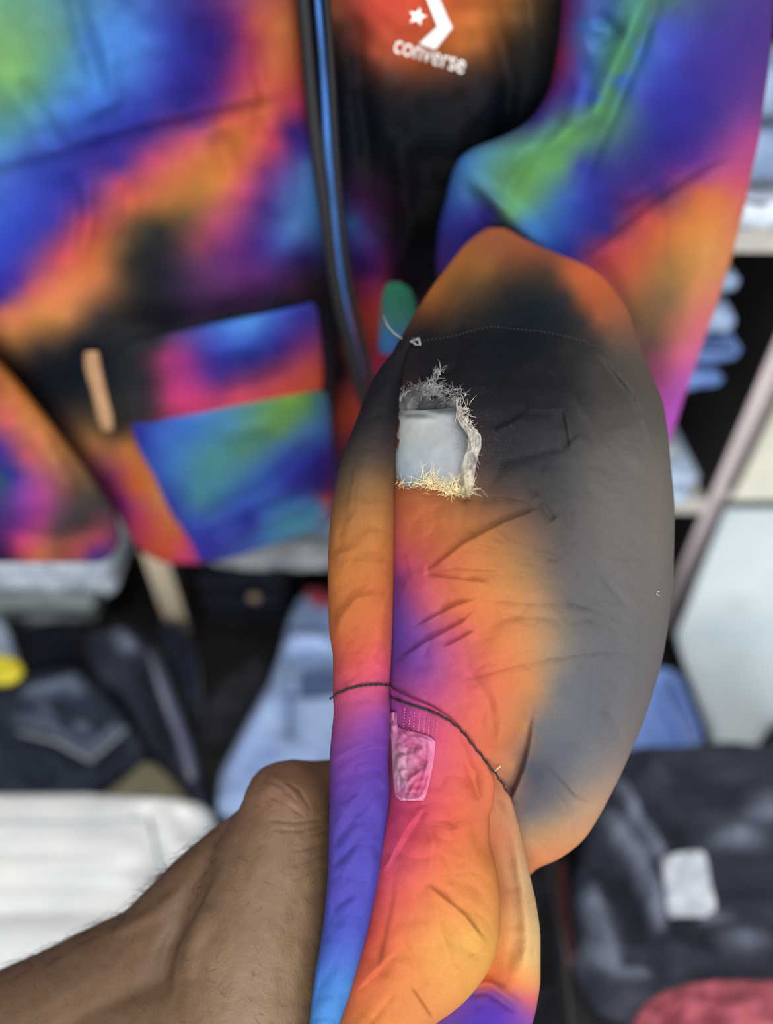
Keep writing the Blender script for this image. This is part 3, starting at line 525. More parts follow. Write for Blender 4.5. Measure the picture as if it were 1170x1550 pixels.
RF = Tube([(-330, 480, 700), (-290, 474, 820), (-230, 472, 872), (-70, 478, 860), (0, 488, 856), (130, 502, 838), (250, 512, 800), (400, 508, 780), (500, 502, 780), (600, 496, 780), (700, 492, 780), (770, 500, 770), (800, 520, 740)],
    lambda x, y: dY(x, y, 0.615), const(.028), const(.012), lambda x, y: strokes([('v', 16, .010, [(740, 0), (770, 120), (760, 300)]), ('r', 14, .006, [(800, -40), (815, 120)]), ('v', 14, .008, [(535, 20), (545, 150), (560, 280)]), ('r', 18, .008, [(600, 200), (620, 340), (600, 420)])])(x, y)+fbm(np.ravel(x), np.ravel(y), 90, 3, 5)*.005, pw=0.5)
rf = RF.build('front_panel', M_JACKET, jk, DYE_RIGHT, 170, 110, 12); rf['label'] = 'black front panel with white logo on orange'
# zip: two black tapes with the blue teeth line between
def strip(name, pts, w, m, d, parent, ny=60, R=.004):
    p = np.array(pts, float); r = [(y, x-w/2, x+w/2) for x, y in p]
    return Tube(r, d, const(R), const(R), None, 0.7).build(name, m, parent, None, ny, 12, 6)
ZD = lambda x, y: dY(x, y, 0.548)
strip('zipper_tape', [(436, -320), (452, -70), (459, 0), (470, 130), (480, 230), (494, 330), (510, 440), (536, 545), (556, 620)], 20, M_ZIP, ZD, jk)
strip('zipper_teeth', [(460, -320), (474, -70), (481, 0), (491, 130), (497, 230), (504, 300), (512, 400), (530, 500), (548, 570)], 12, M_ZIPBLUE, lambda x, y: dY(x, y, 0.549), jk)['label'] = 'blue zip teeth'
strip('zipper_tape', [(476, -320), (488, -70), (494, 0), (503, 130), (508, 230), (513, 300), (524, 400), (545, 500), (566, 590)], 12, M_ZIP, ZD, jk)
fl = Tube([(428, 588, 606), (440, 580, 622), (470, 576, 630), (500, 574, 624), (525, 572, 610), (536, 576, 596)], lambda x, y: dY(x, y, 0.56), const(.006), const(.003), None)
fl.build('inner_flap', M_JACKET, jk, dyed('600,440 60,140,110;600,480 75,135,125;590,515 70,125,190;615,460 55,130,105;620,500 80,130,150'), 40, 24, 6)['label'] = 'teal and blue inner flap'
# logo
def onRF(pxs, pys): return at(np.array(pxs), np.array(pys), RF.front(np.array(pxs, float), np.array(pys, float))-.0032)
def flat_print(name, polys, parent, m):
    bm = bmesh.new()
    for poly in polys:
        P = onRF([p[0] for p in poly], [p[1] for p in poly]); a = [bm.verts.new(p) for p in P]; b = [bm.verts.new(p+np.array([0, .0006, 0])) for p in P]
        bm.faces.new(a); bm.faces.new(b[::-1])
        for i in range(len(a)): j = (i+1) % len(a); bm.faces.new((a[j], a[i], b[i], b[j]))
    return bm_obj(name, bm, m, parent, False)
star = []
for i in range(10):
    r = 15 if i % 2 == 0 else 6.5; a = math.radians(i*36-75); star.append((632+r*math.cos(a), 25+r*math.sin(a)))
flat_print('logo_star', [star], rf, M_PRINT)
flat_print('logo_chevron', [[(640, -16), (662, -11), (685, 42), (662, 40)], [(662, 40), (685, 42), (659, 75), (634, 66)]], rf, M_PRINT)
fc = bpy.data.curves.new('lettering', 'FONT'); fc.body = 'CONVERSE'.lower(); fc.size = 1.0; fc.extrude = 0.0; fc.align_x = 'LEFT'
fo = bpy.data.objects.new('lettering_source', fc); COL.objects.link(fo); bpy.context.view_layer.update()
lm = bpy.data.meshes.new_from_object(fo.evaluated_get(bpy.context.evaluated_depsgraph_get())); bpy.data.objects.remove(fo)
co = np.array([v.co[:] for v in lm.vertices]); co[:, 0] = (co[:, 0]-co[:, 0].min())/(co[:, 0].max()-co[:, 0].min()); co[:, 1] = (co[:, 1]-co[:, 1].min())/(co[:, 1].max()-co[:, 1].min())
bx = 595+106*co[:, 0]+5*co[:, 1]; by = 79+33*co[:, 0]-19*co[:, 1]
P = onRF(bx, by)
for v, p in zip(lm.vertices, P): v.co = p
lm.name = 'logo_lettering'; link('logo_lettering', lm, M_PRINT, rf, False)

# ---- left sleeve hanging at the edge of the view
LS = Tube([(480, -220, -70), (530, -190, -18), (570, -160, 22), (620, -150, 62), (680, -150, 108), (730, -150, 146), (780, -140, 176), (815, -120, 182), (838, -60, 172), (852, -10, 150)], lambda x, y: dY(x, y, 0.545), const(.035), const(.03),
    lambda x, y: strokes([('v', 14, .008, [(20, 650), (70, 740), (60, 820)]), ('r', 14, .006, [(60, 650), (120, 760)]), ('v', 10, .005, [(0, 800), (90, 815), (170, 790)])])(x, y)+fbm(np.ravel(x), np.ravel(y), 70, 3, 4)*.004)
LS.build('sleeve', M_JACKET, jk, DYE_LSLEEVE, 120, 70, 14)['label'] = 'left sleeve with orange and violet cuff'

# ---- upper right sleeve
up_f = strokes([('f', 14, .010, [(690, 262), (730, 300), (770, 345), (810, 385)]), ('r', 16, .010, [(985, -20), (940, 80), (900, 170), (830, 215), (770, 250)]), ('v', 14, .010, [(1000, -20), (960, 90), (900, 230), (870, 300)]),
    ('v', 12, .008, [(900, 20), (930, 50), (890, 70)]), ('r', 14, .006, [(880, 110), (860, 190)]), ('v', 6, .006, [(880, 400), (950, 345), (1010, 300), (1080, 255), (1140, 235)]), ('r', 8, .005, [(890, 385), (950, 332), (1010, 286), (1080, 242)]),
    ('r', 10, .004, [(940, 310), (985, 285), (1020, 262)]), ('v', 20, .01, [(900, 390), (930, 450), (960, 520)]), ('r', 16, .006, [(1100, 270), (1080, 380), (1040, 520)]), ('v', 14, .006, [(1000, 300), (1000, 420)]), 
    ('v', 12, .008, [(760, 300), (800, 240), (850, 180)]), ('r', 12, .007, [(720, 280), (790, 330), (830, 380)])])
UP = Tube([(-290, 850, 940), (-260, 852, 1060), (-200, 858, 1140), (-80, 862, 1178), (0, 850, 1172), (60, 845, 1168), (130, 832, 1160), (180, 802, 1153), (205, 765, 1150), (225, 716, 1146), (245, 692, 1141), (300, 675, 1130), (360, 662, 1115), (400, 660, 1105), (430, 664, 1095), (470, 690, 1082), (520, 760, 1064), (560, 810, 1050), (610, 880, 1033), (660, 950, 1017), (690, 985, 1006)],
    lambda x, y: dY(x, y, .565-.03*smooth(300, 700, y)), lambda y: .045*smooth(-290, -120, y)*(1-.6*smooth(480, 690, y))+.004, const(.03), lambda x, y: up_f(x, y)*.62+fbm(np.ravel(x), np.ravel(y)*.6, 70, 2, 1)*.0024)
UP.build('sleeve', M_JACKET, jk, DYE_UPPER, 220, 170, 16)['label'] = 'upper part of the right sleeve, blue green and orange'

# ---- forearm part of the sleeve, torn
torn_f = strokes([
 ('f', 5, .0012, [(598, 757), (640, 751), (700, 752), (760, 753), (815, 765)]), ('g', 5, .0016, [(645, 865), (700, 821), (760, 790), (822, 766)]),
 ('v', 4, .0010, [(735, 810), (790, 828), (872, 857)]), ('v', 4, .0010, [(705, 822), (760, 840), (822, 857)]), ('f', 5, .0012, [(638, 868), (690, 861), (762, 866)]), ('g', 5, .0010, [(640, 870), (690, 876), (740, 880)]),
 ('v', 5, .0022, [(818, 762), (828, 774), (838, 788)]), ('v', 5, .0016, [(745, 705), (790, 692), (820, 682), (862, 679)]), ('g', 6, .0014, [(740, 652), (770, 640), (802, 621)]),
 ('f', 5, .0012, [(795, 622), (825, 624), (852, 621)]), ('f', 5, .0012, [(852, 620), (857, 650), (864, 682)]), ('r', 6, .0016, [(812, 530), (860, 588), (905, 655)]), ('v', 5, .0014, [(790, 718), (812, 752)]), ('v', 4, .0010, [(860, 765), (862, 805)]), ('g', 5, .001, [(852, 680), (880, 655)]),
 ('v', 5, .0013, [(700, 893), (740, 906), (800, 913), (860, 910), (900, 922), (920, 935)]), ('v', 4, .0008, [(720, 921), (790, 933), (865, 935)]),
 ('v', 3.2, .0009, [(690, 1030), (760, 1012), (830, 995), (920, 985), (1002, 994)]), ('v', 5, .0012, [(903, 858), (930, 895), (958, 925)]), ('v', 6, .0020, [(912, 1070), (930, 1085), (946, 1128)]),
 ('s', 14, .0048, [(770, 1215), (790, 1165), (799, 1130), (808, 1070), (811, 1045)]), ('s', 10, .0020, [(905, 1219), (870, 1205), (835, 1165), (798, 1136)]), ('r', 6, .0018, [(833, 1192), (850, 1215), (863, 1236)]),
 ('r', 9, .0010, [(968, 900), (958, 1050), (945, 1110)]), ('r', 16, .0014, [(868, 640), (880, 760), (884, 900)]), ('v', 10, .0012, [(985, 640), (990, 760), (985, 900)]),
 ('r', 4, .0008, [(615, 835), (620, 858), (622, 880)]), ('r', 4, .0010, [(600, 925), (612, 892), (622, 868)]), ('r', 4, .001, [(620, 869), (648, 867)]), ('g', 6, .0016, [(596, 1003), (640, 972), (700, 940), (722, 921)]), ('g', 5, .0014, [(625, 950), (690, 915), (722, 906)]), ('g', 5, .0012, [(670, 980), (720, 953)]),
 ('v', 5, .001, [(700, 1000), (740, 1060), (750, 1120)]), ('r', 8, .0012, [(740, 1020), (760, 1090), (752, 1150)]), ('v', 8, .0016, [(640, 520), (700, 500), (760, 492), (840, 506), (900, 522)]), ('r', 12, .002, [(650, 500), (700, 440), (750, 370)]), ('v', 14, .004, [(845, 408), (895, 500), (935, 575), (960, 640)]),
 ('f', 8, .0016, [(900, 530), (960, 600), (985, 680)]), ('r', 8, .0014, [(720, 400), (690, 440), (660, 460)]), ('v', 5, .0012, [(800, 1262), (830, 1290)]), ('r', 6, .0012, [(850, 1240), (845, 1290)]), ('r', 5, .001, [(862, 1235), (866, 1280)]), ('v', 5, .001, [(865, 1125), (875, 1165)])], True)
crumple = lambda x, y, s, k: (.35-np.abs(fbm(np.ravel(x), np.ravel(y), s, 2, k)))
TF = lambda x, y: torn_f(x, y)*1.6+crumple(x+.4*y, y, 62, 31)*.0016+crumple(x-.5*y, y, 34, 33)*.0006+fbm(np.ravel(x), np.ravel(y), 120, 2, 6)*.0030+fbm(np.ravel(x)*1.0, np.ravel(y)*1.6, 42, 3, 8)*.0006
tdm = curve([345, 400, 450, 550, 700, 850, 1000, 1150, 1330], [.515, .485, .455, .425, .405, .402, .402, .404, .412])
TR = Tube([(345, 738, 764), (352, 726, 778), (365, 710, 800), (382, 694, 838), (395, 684, 872), (410, 672, 900), (440, 650, 930), (470, 630, 950), (500, 613, 960), (530, 596, 972), (570, 584, 988), (620, 581, 1006), (700, 580, 1015), (780, 580, 1021), (870, 579, 1019), (980, 578, 1006), (1060, 578, 985), (1150, 579, 950), (1200, 588, 926), (1235, 640, 907), (1270, 715, 884), (1300, 768, 846), (1316, 788, 812), (1324, 794, 803)],
    lambda x, y: tdm(y), curve([345, 400, 500, 600, 750, 1000, 1120, 1200, 1260, 1324], [.006, .018, .034, .044, .050, .048, .040, .026, .016, .004]), const(.03), TF, pw=0.85)
HOLE = np.array([(606, 612), (624, 606), (650, 604), (668, 598), (690, 601), (702, 620), (712, 650), (716, 690), (713, 722), (707, 745), (690, 738), (665, 734), (640, 732), (618, 736), (603, 731), (600, 700), (603, 650)], float)
def inside(poly, x, y):
    x = np.asarray(x); y = np.asarray(y); r = np.zeros(x.shape, bool); n = len(poly)
    for i in range(n):
        (xa, ya), (xb, yb) = poly[i], poly[(i+1) % n]
        c = ((ya > y) != (yb > y)) & (x < (xb-xa)*(y-ya)/(yb-ya+1e-9)+xa); r ^= c
    return r
HFUN = lambda x, y: inside(HOLE, x+fbm(x, y, 9, 2, 3)*3.0, y+fbm(x, y, 9, 2, 4)*3.0)
tp = TR.build('torn_sleeve', M_NYLON, jk, DYE_SHEEN_TORN, 500, 300, 24, hole=HFUN); tp['label'] = 'torn lower sleeve, black fading to orange'
tfr = lambda x, y, o=0.0: at(np.asarray(x, float), np.asarray(y, float), TR.front(np.asarray(x, float), np.asarray(y, float))+o)
LN = Tube([(584, 600, 720), (600, 594, 726), (700, 592, 730), (760, 594, 728), (768, 600, 720)], lambda x, y: TR.front(x, y, False)+.0050+.0008*np.asarray(fbm(x, y, 40, 2, 9)), const(.0004), const(.0006),
    strokes([('r', 4, .0008, [(604, 622), (640, 618), (690, 640)]), ('v', 8, .0012, [(640, 620), (690, 660), (706, 720)]), ('g', 5, .0006, [(606, 630), (660, 632), (700, 655)])]), pw=0.6)
LN.build('lining_patch', M_LINING, tp, dyed('606,620 190,193,192;650,615 196,199,198;690,620 170,172,174;610,660 192,196,192;650,660 190,194,192;690,660 170,174,178;610,700 186,198,206;650,700 186,196,204;700,700 180,184,190;620,725 188,202,214;660,730 190,198,204;700,740 196,190,178;650,597 60,60,64;600,600 70,70,74;700,600 80,78,80'), 70, 60, 6)['label'] = 'grey white lining in the tear'
# frayed edges of the tear
def fray(name, n, root, direc, length, m, r, parent, label, off=-.0006, curl=1.0, seed=1):
    rs = random.Random(seed); bm = bmesh.new()
    for i in range(n):
        x, y = root(rs); a = direc(rs, x, y); L = length(rs); k = max(6, int(L/2.5)); z = off; pts = []
        da = rs.gauss(0, 0.06)*curl
        for j in range(k):
            pts.append((x, y, z)); a += da+rs.gauss(0, .22)*curl; x += math.cos(a)*L/k; y += math.sin(a)*L/k; z -= rs.uniform(-.0001, .00032)
        p = np.array(pts); P = at(p[:, 0], p[:, 1], TR.front(p[:, 0], p[:, 1])+p[:, 2]); thread(bm, P, r*rs.uniform(.6, 1.2), 4)
    o = bm_obj(name, bm, m, parent); o['kind'] = 'stuff'; o['label'] = label; return o
def along(pts):
    p = np.array(pts, float); s = np.concatenate([[0], np.cumsum(np.linalg.norm(np.diff(p, axis=0), axis=1))])
    def f(rs, j=3):
        t = rs.random()*s[-1]; return np.interp(t, s, p[:, 0])+rs.gauss(0, j), np.interp(t, s, p[:, 1])+rs.gauss(0, j)
    return f
low = along([(640, 728), (655, 738), (680, 744), (708, 748)])
fray('frayed_threads', 150, lambda rs: low(rs, 4), lambda rs, x, y: rs.gauss(-1.7, .75), lambda rs: rs.uniform(10, 46), M_FRAY_CREAM, .00013, tp, 'cream frayed threads at the foot of the tear', curl=1.1, seed=3)
low2 = along([(598, 734), (612, 738), (640, 734)])
fray('frayed_threads', 26, lambda rs: low2(rs, 2), lambda rs, x, y: rs.gauss(-.9, .6), lambda rs: rs.uniform(8, 26), M_FRAY_CREAM, .0001, tp, 'thin cream threads at the lower left corner', seed=5)
rt = along([(694, 592), (706, 606), (704, 625), (710, 648), (716, 668), (718, 700), (714, 725), (709, 745)])
TE2 = Tube([(588, 686, 700), (600, 690, 711), (615, 694, 714), (630, 698, 713), (650, 702, 721), (668, 706, 726), (690, 706, 727), (710, 704, 724), (728, 702, 720), (742, 700, 716), (752, 703, 711)], lambda x, y: TR.front(x, y, False)-.0012, const(.0022), const(.0008), lambda x, y: -crumple(x*1.6, y, 17, 47)*.0050+fbm(np.ravel(x), np.ravel(y), 7, 2, 48)*.0011, pw=.7)
TE2.build('torn_edge', M_LINING, tp, dyed('693,590 190,186,182;700,606 206,200,194;706,625 196,188,180;711,650 214,206,198;716,672 220,212,202;718,700 208,198,190;714,725 216,204,180;708,745 224,208,165'), 110, 34, 6, edge=7, seed=49)['label'] = 'lumpy white rolled edge of the tear'
fray('frayed_threads', 90, lambda rs: rt(rs, 5), lambda rs, x, y: rs.gauss(1.5, .5)+(3.14 if rs.random() < .5 else 0), lambda rs: rs.uniform(8, 22), M_FRAY_WHITE, .00012, tp, 'white curled edge right of the tear', off=-.0014, curl=1.2, seed=6)
tpth = along([(606, 606), (618, 596), (640, 590), (660, 586), (690, 600)])
fray('frayed_threads', 190, lambda rs: tpth(rs, 5.0), lambda rs, x, y: rs.gauss(-.2, .8)+(3.14 if rs.random() < .5 else 0), lambda rs: rs.uniform(8, 24), M_FRAY_GREY, .00011, tp, 'grey frayed edge above the tear', off=-.0004, curl=1.6, seed=8)
pk_ = along([(650, 588), (656, 575), (665, 562)])
fray('frayed_threads', 60, lambda rs: pk_(rs, 2.5), lambda rs, x, y: rs.gauss(-1.1, .5), lambda rs: rs.uniform(6, 16), M_FRAY_GREY, .00018, tp, 'grey wisp sticking up from the tear', off=-.0014, curl=1.4, seed=9)
fray('frayed_threads', 14, lambda rs: (606+rs.gauss(0, 1), 606+rs.gauss(0, 1)), lambda rs, x, y: rs.gauss(-1.2, .5), lambda rs: rs.uniform(12, 26), M_FRAY_GREY, .00016, tp, 'grey wisp left of the tear', off=-.0012, seed=10)
fray('fuzz', 170, lambda rs: (735+rs.gauss(0, 26), 680+rs.gauss(0, 32)), lambda rs, x, y: rs.uniform(-3.1, 3.1), lambda rs: rs.uniform(4, 11), mat('dark_fuzz', (86, 80, 80), .9), .00006, tp, 'worn grey fuzz beside the tear', off=-.0003, curl=1.6, seed=11)
TE = Tube([(581, 642, 662), (588, 622, 688), (598, 607, 703), (608, 602, 706), (616, 604, 692), (621, 606, 640)], lambda x, y: TR.front(x, y, False)-.0007, const(.0012), const(.0005), lambda x, y: fbm(np.ravel(x), np.ravel(y), 13, 3, 41)*.0022, pw=.6)
TE.build('torn_edge', M_LINING, tp, dyed('645,584 120,120,122;625,592 84,84,88;660,596 140,140,140;690,596 110,110,112;610,605 96,96,100;640,606 70,70,74;670,608 60,60,66;700,606 160,156,152;620,616 130,130,130;650,617 50,50,56;685,614 90,90,94'), 50, 60, 6, edge=5, seed=44)['label'] = 'crumpled grey torn edge'
# stray thread and knot at the shoulder of the fold
bm = bmesh.new(); q = [(580, 478), (586, 492), (596, 504), (610, 514), (626, 518)]
thread(bm, [at(x, y, TR.front(max(x, 613), y)-.004) for x, y in q], .0005, 6, False)
thread(bm, [at(x, y, TR.front(max(x, 613), y)-.004) for x, y in [(622, 512), (634, 512), (636, 522), (628, 521), (624, 515), (632, 514)]], .0006, 6, False)
bm_obj('loose_thread', bm, M_FRAY_GREY, tp)['label'] = 'pale loose thread with a knot'
# stitching across the black part
st = np.array([(640, 516), (665, 512), (690, 508), (715, 500), (745, 494), (780, 498), (815, 501), (850, 507), (885, 517), (910, 528)], float)
s_ = np.concatenate([[0], np.cumsum(np.linalg.norm(np.diff(st, axis=0), axis=1))])
bm = bmesh.new(); nst = 46
for i in range(nst):
    e = [(i+.1)/nst, (i+.62)/nst]; P = [tfr(np.interp(t*s_[-1], s_, st[:, 0]), np.interp(t*s_[-1], s_, st[:, 1]), -.0002) for t in (e[0], (e[0]+e[1])/2, e[1])]
    thread(bm, P, .00022, 5, False)
o = bm_obj('stitching', bm, M_GREYTHREAD, tp); o['kind'] = 'stuff'; o['label'] = 'row of grey stitches'
# tiny ring of lint
bm = bmesh.new(); thread(bm, [tfr(997+3*math.cos(a*.6+1), 898+3*math.sin(a*.6+1), -.0003) for a in range(8)], .0002, 4, False); bm_obj('lint', bm, M_FRAY_WHITE, tp)

# ---- narrow side panel left of the seam
side_f = strokes([('r', 4, .0011, [(520, 802), (550, 766), (592, 760)]), ('r', 4, .0010, [(526, 778), (534, 740), (540, 700)]), ('r', 4, .0009, [(541, 772), (548, 700)]), ('r', 4, .0011, [(504, 866), (530, 851), (592, 854)]), ('r', 4, .0009, [(500, 846), (535, 830), (552, 833)]),
    ('r', 4, .0012, [(504, 952), (520, 928), (542, 905), (582, 900)]), ('r', 4, .0010, [(502, 966), (520, 936), (537, 915)]), ('r', 3, .0006, [(553, 809), (570, 807)]), ('r', 9, .0014, [(588, 896), (576, 960), (562, 1005)]), ('r', 5, .0009, [(504, 1022), (560, 1002), (592, 1018)]), ('v', 5, .0007, [(512, 905), (560, 880)]), ('v', 5, .0007, [(515, 950), (570, 945)]),
    ('v', 5, .0016, [(500, 1285), (540, 1232), (580, 1188)]), ('v', 5, .0013, [(498, 1318), (550, 1262), (584, 1226)]), ('r', 5, .001, [(505, 1250), (560, 1180)]), ('v', 5, .0010, [(520, 1325), (560, 1335)]), ('f', 5, .001, [(505, 1150), (560, 1128), (588, 1132)]), ('v', 6, .0012, [(495, 1380), (540, 1350)]), ('v', 6, .001, [(480, 1500), (530, 1420)])], True)
sdm = curve([500, 600, 700, 900, 1100, 1250, 1400, 1600], [.420, .396, .384, .380, .380, .374, .370, .366])
SD = Tube([(508, 614, 622), (515, 606, 627), (530, 597, 620), (560, 573, 612), (600, 553, 606), (640, 538, 602), (690, 518, 599), (740, 507, 598), (800, 499, 597), (870, 496, 596), (950, 498, 594), (1000, 504, 592), (1050, 504, 589), (1075, 505, 591), (1110, 502, 590), (1150, 499, 588), (1200, 499, 590), (1250, 498, 585), (1300, 497, 580), (1400, 489, 560), (1480, 476, 538), (1550, 468, 515), (1610, 462, 495)],
    lambda x, y: sdm(y), lambda y: .016-.006*smooth(1250, 1550, y)-.010*(1-smooth(508, 620, y)), lambda y: .014-.004*smooth(1250, 1550, y)-.008*(1-smooth(508, 600, y)), lambda x, y: side_f(x, y)*1.5+crumple(x+.5*y, y*1.3, 40, 35)*.0012+fbm(np.ravel(x), np.ravel(y), 50, 3, 12)*.0008, pw=0.9)
SD.build('sleeve_side', M_NYLON, jk, DYE_SIDE, 440, 60, 16)['label'] = 'narrow side of the sleeve, orange fading to violet'

# ---- cuff
cuff_f = strokes([('r', 4, .0010, [(650, 1338), (668, 1410), (690, 1482)]), ('g', 5, .0014, [(648, 1338), (705, 1385), (738, 1428)]), ('v', 4, .0008, [(706, 1385), (680, 1416)]), ('r', 4, .0010, [(682, 1482), (738, 1428)]), ('v', 4, .0010, [(604, 1418), (625, 1455), (648, 1492)]),
    ('r', 5, .0009, [(560, 1322), (600, 1300)]), ('f', 6, .0012, [(580, 1322), (620, 1255), (642, 1222)]), ('s', 14, .0010, [(572, 1470), (592, 1380), (606, 1290)]), ('v', 5, .001, [(678, 1208), (690, 1255)]), ('r', 5, .001, [(660, 1250), (650, 1320)]), ('v', 5, .0009, [(700, 1300), (680, 1340)]), ('g', 5, .001, [(620, 1490), (660, 1550)]), ('v', 4, .0008, [(560, 1550), (600, 1500)]), ('v', 6, .0018, [(690, 1100), (716, 1170), (735, 1240)]), ('v', 5, .0012, [(705, 1150), (725, 1210)]), ('r', 6, .0012, [(640, 1220), (660, 1290)]), ('f', 5, .0009, [(540, 1500), (600, 1440)])], True)
cd = lambda x, y: (TR.front(np.minimum(x, 775), y, False)*(1-smooth(1040, 1150, y))+TR.front(np.minimum(x, 775), y)*0+TR.front(np.minimum(x, 775), np.minimum(y, 1150), False)*smooth(1040, 1150, y)-.0012)*(1-smooth(1150, 1290, y))+(.371+.00003*np.abs(np.asarray(x)-650))*smooth(1150, 1290, y)
CF = Tube([(1036, 584, 588), (1044, 583, 596), (1056, 583, 622), (1068, 583, 650), (1085, 584, 678), (1105, 583, 698), (1130, 583, 719), (1160, 582, 738), (1185, 583, 748), (1210, 584, 748), (1240, 580, 741), (1270, 576, 741), (1320, 568, 752), (1370, 560, 758), (1410, 552, 757), (1460, 536, 744), (1500, 524, 718), (1530, 514, 688), (1550, 507, 660), (1590, 494, 625), (1620, 486, 600)],
    cd, lambda y: .0022+.016*smooth(1120, 1380, y), lambda y: .001+.008*smooth(1200, 1400, y), lambda x, y: cuff_f(x, y)*1.4+crumple(x-.3*y, y, 52, 36)*.0018+fbm(np.ravel(x), np.ravel(y), 60, 3, 14)*.0010, pw=0.7)
cf = CF.build('cuff', M_NYLON, jk, DYE_CUFF, 330, 150, 14); cf['label'] = 'pink and orange cuff below the dark stitch line'
rim_f = strokes([('r', 18, .004, [(790, 1250), (800, 1340), (806, 1420), (800, 1500)]), ('v', 20, .007, [(750, 1250), (772, 1340), (774, 1420), (750, 1490)]), ('f', 8, .002, [(700, 1500), (740, 1495), (790, 1530)]), ('r', 10, .002, [(735, 1180), (760, 1240)])])
RM = Tube([(1150, 690, 740), (1175, 680, 757), (1205, 670, 772), (1240, 660, 783), (1280, 655, 793), (1320, 650, 801), (1370, 640, 812), (1420, 630, 818), (1480, 610, 818), (1520, 600, 813), (1560, 590, 803), (1620, 580, 785)],
    lambda x, y: .376+.012*smooth(1210, 1360, y), lambda y: .004+.011*smooth(1180, 1380, y), lambda y: .003+.009*smooth(1180, 1380, y), lambda x, y: rim_f(x, y)+crumple(x, y, 46, 37)*.0012+fbm(np.ravel(x), np.ravel(y), 50, 3, 15)*.0008, pw=0.8)
RM.build('cuff_rim', M_NYLON, jk, DYE_RIM, 240, 110, 14)['label'] = 'rear side of the cuff, tan with violet end'
# dark stitched seam thread
def cord(pts, f, r, tw=.35):
    p = np.array(pts, float); s = np.concatenate([[0], np.cumsum(np.linalg.norm(np.diff(p, axis=0), axis=1))]); n = int(s[-1]/1.6)
    cx, cy = curve(s, p[:, 0]), curve(s, p[:, 1]); bm = bmesh.new()
    for ph in (0, math.pi):
        P = []
        for i in range(n):
            t = s[-1]*i/(n-1); x, y = float(cx(t)), float(cy(t)); a = t*.42+ph
            P.append(at(x+.9*math.sin(t*.35), y+1.0*math.cos(a), f(x, y)-.0007+.0003*math.sin(a)))
        thread(bm, P, r, 5, False)
    return bm
bm = cord([(499, 1058), (512, 1049), (530, 1042), (555, 1037), (578, 1036), (589, 1038)], lambda x, y: float(SD.front(max(x, 506), y))-.0001, .00042); bm_obj('seam_thread', bm, M_BLACKTHREAD, jk)['label'] = 'dark overlock thread on the side panel'
bm = cord([(592, 1056), (620, 1066), (650, 1076), (680, 1091), (700, 1108), (718, 1131), (738, 1156), (755, 1178), (771, 1204)], lambda x, y: min(float(CF.front(x, y)), float(TR.front(x, y)), float(TR.front(x, y))-.001), .00046); bm_obj('seam_thread', bm, M_BLACKTHREAD, jk)['label'] = 'dark overlock thread along the cuff'
bm = bmesh.new(); thread(bm, [at(x, y, float(TR.front(x, y))-.003) for x, y in [(748, 1168), (754, 1163), (758, 1160)]], .0003, 4, False); bm_obj('thread_end', bm, M_FRAY_CREAM, jk)
# mended patch on the cuff
pf = strokes([('r', 3.5, .0012, [(598, 1110), (630, 1116), (655, 1124)]), ('r', 3.5, .0012, [(656, 1122), (657, 1160), (640, 1208)]), ('r', 3.5, .0012, [(604, 1206), (620, 1211), (640, 1208)]), ('r', 3, .001, [(600, 1150), (625, 1140), (650, 1150), (640, 1180)]), ('v', 3, .001, [(610, 1128), (640, 1130)]), ('r', 3, .0009, [(610, 1200), (622, 1178), (640, 1165)]), ('v', 3, .0009, [(628, 1150), (645, 1160)]), ('r', 3, .0009, [(606, 1165), (615, 1190)]), ('r', 3, .0009, [(618, 1206), (630, 1185)])])
MP = Tube([(1078, 590, 600), (1100, 590, 602), (1108, 590, 628), (1116, 591, 652), (1124, 592, 659), (1150, 593, 657), (1180, 595, 651), (1204, 598, 645), (1212, 606, 640)], lambda x, y: np.minimum(CF.front(x, y), TR.front(x, y))-.0006, const(.0010), const(.0004),
    lambda x, y: pf(x, y)*1.7+crumple(x, y, 15, 18)*.0024, pw=0.35)
mp = MP.build('mended_patch', M_LINING, cf, dyed('598,1090 212,126,172;596,1120 217,134,177;610,1140 212,144,170;604,1165 217,159,180;620,1125 202,92,144;650,1125 226,134,177;630,1140 217,117,158;645,1150 207,92,134;655,1160 232,134,172;620,1160 224,149,182;630,1175 212,92,134;612,1185 226,159,192;600,1200 230,134,177;630,1195 217,79,124;640,1205 240,134,177;620,1210 243,151,192'), 80, 50, 6); mp['label'] = 'wrinkled pink white glued patch'
bm = bmesh.new()
for (xa, ya, xb, yb) in ((613, 1072, 610, 1108), (621, 1076, 618, 1112), (627, 1078, 625, 1118), (635, 1080, 633, 1112), (643, 1084, 641, 1110), (650, 1086, 648, 1114), (656, 1090, 655, 1112), (662, 1092, 661, 1110)):
    n = 8
    for i in range(n):
        P = [at(xa+(xb-xa)*t, ya+(yb-ya)*t, min(float(CF.front(xa+(xb-xa)*t, ya+(yb-ya)*t)), float(TR.front(xa, ya+(yb-ya)*t)))-.0002) for t in ((i+.1)/n, (i+.6)/n)]
        thread(bm, P, .00014, 4, False)
o = bm_obj('needle_marks', bm, mat('pink_thread', (226, 140, 170), .8), cf); o['kind'] = 'stuff'; o['label'] = 'rows of tiny pink stitches'

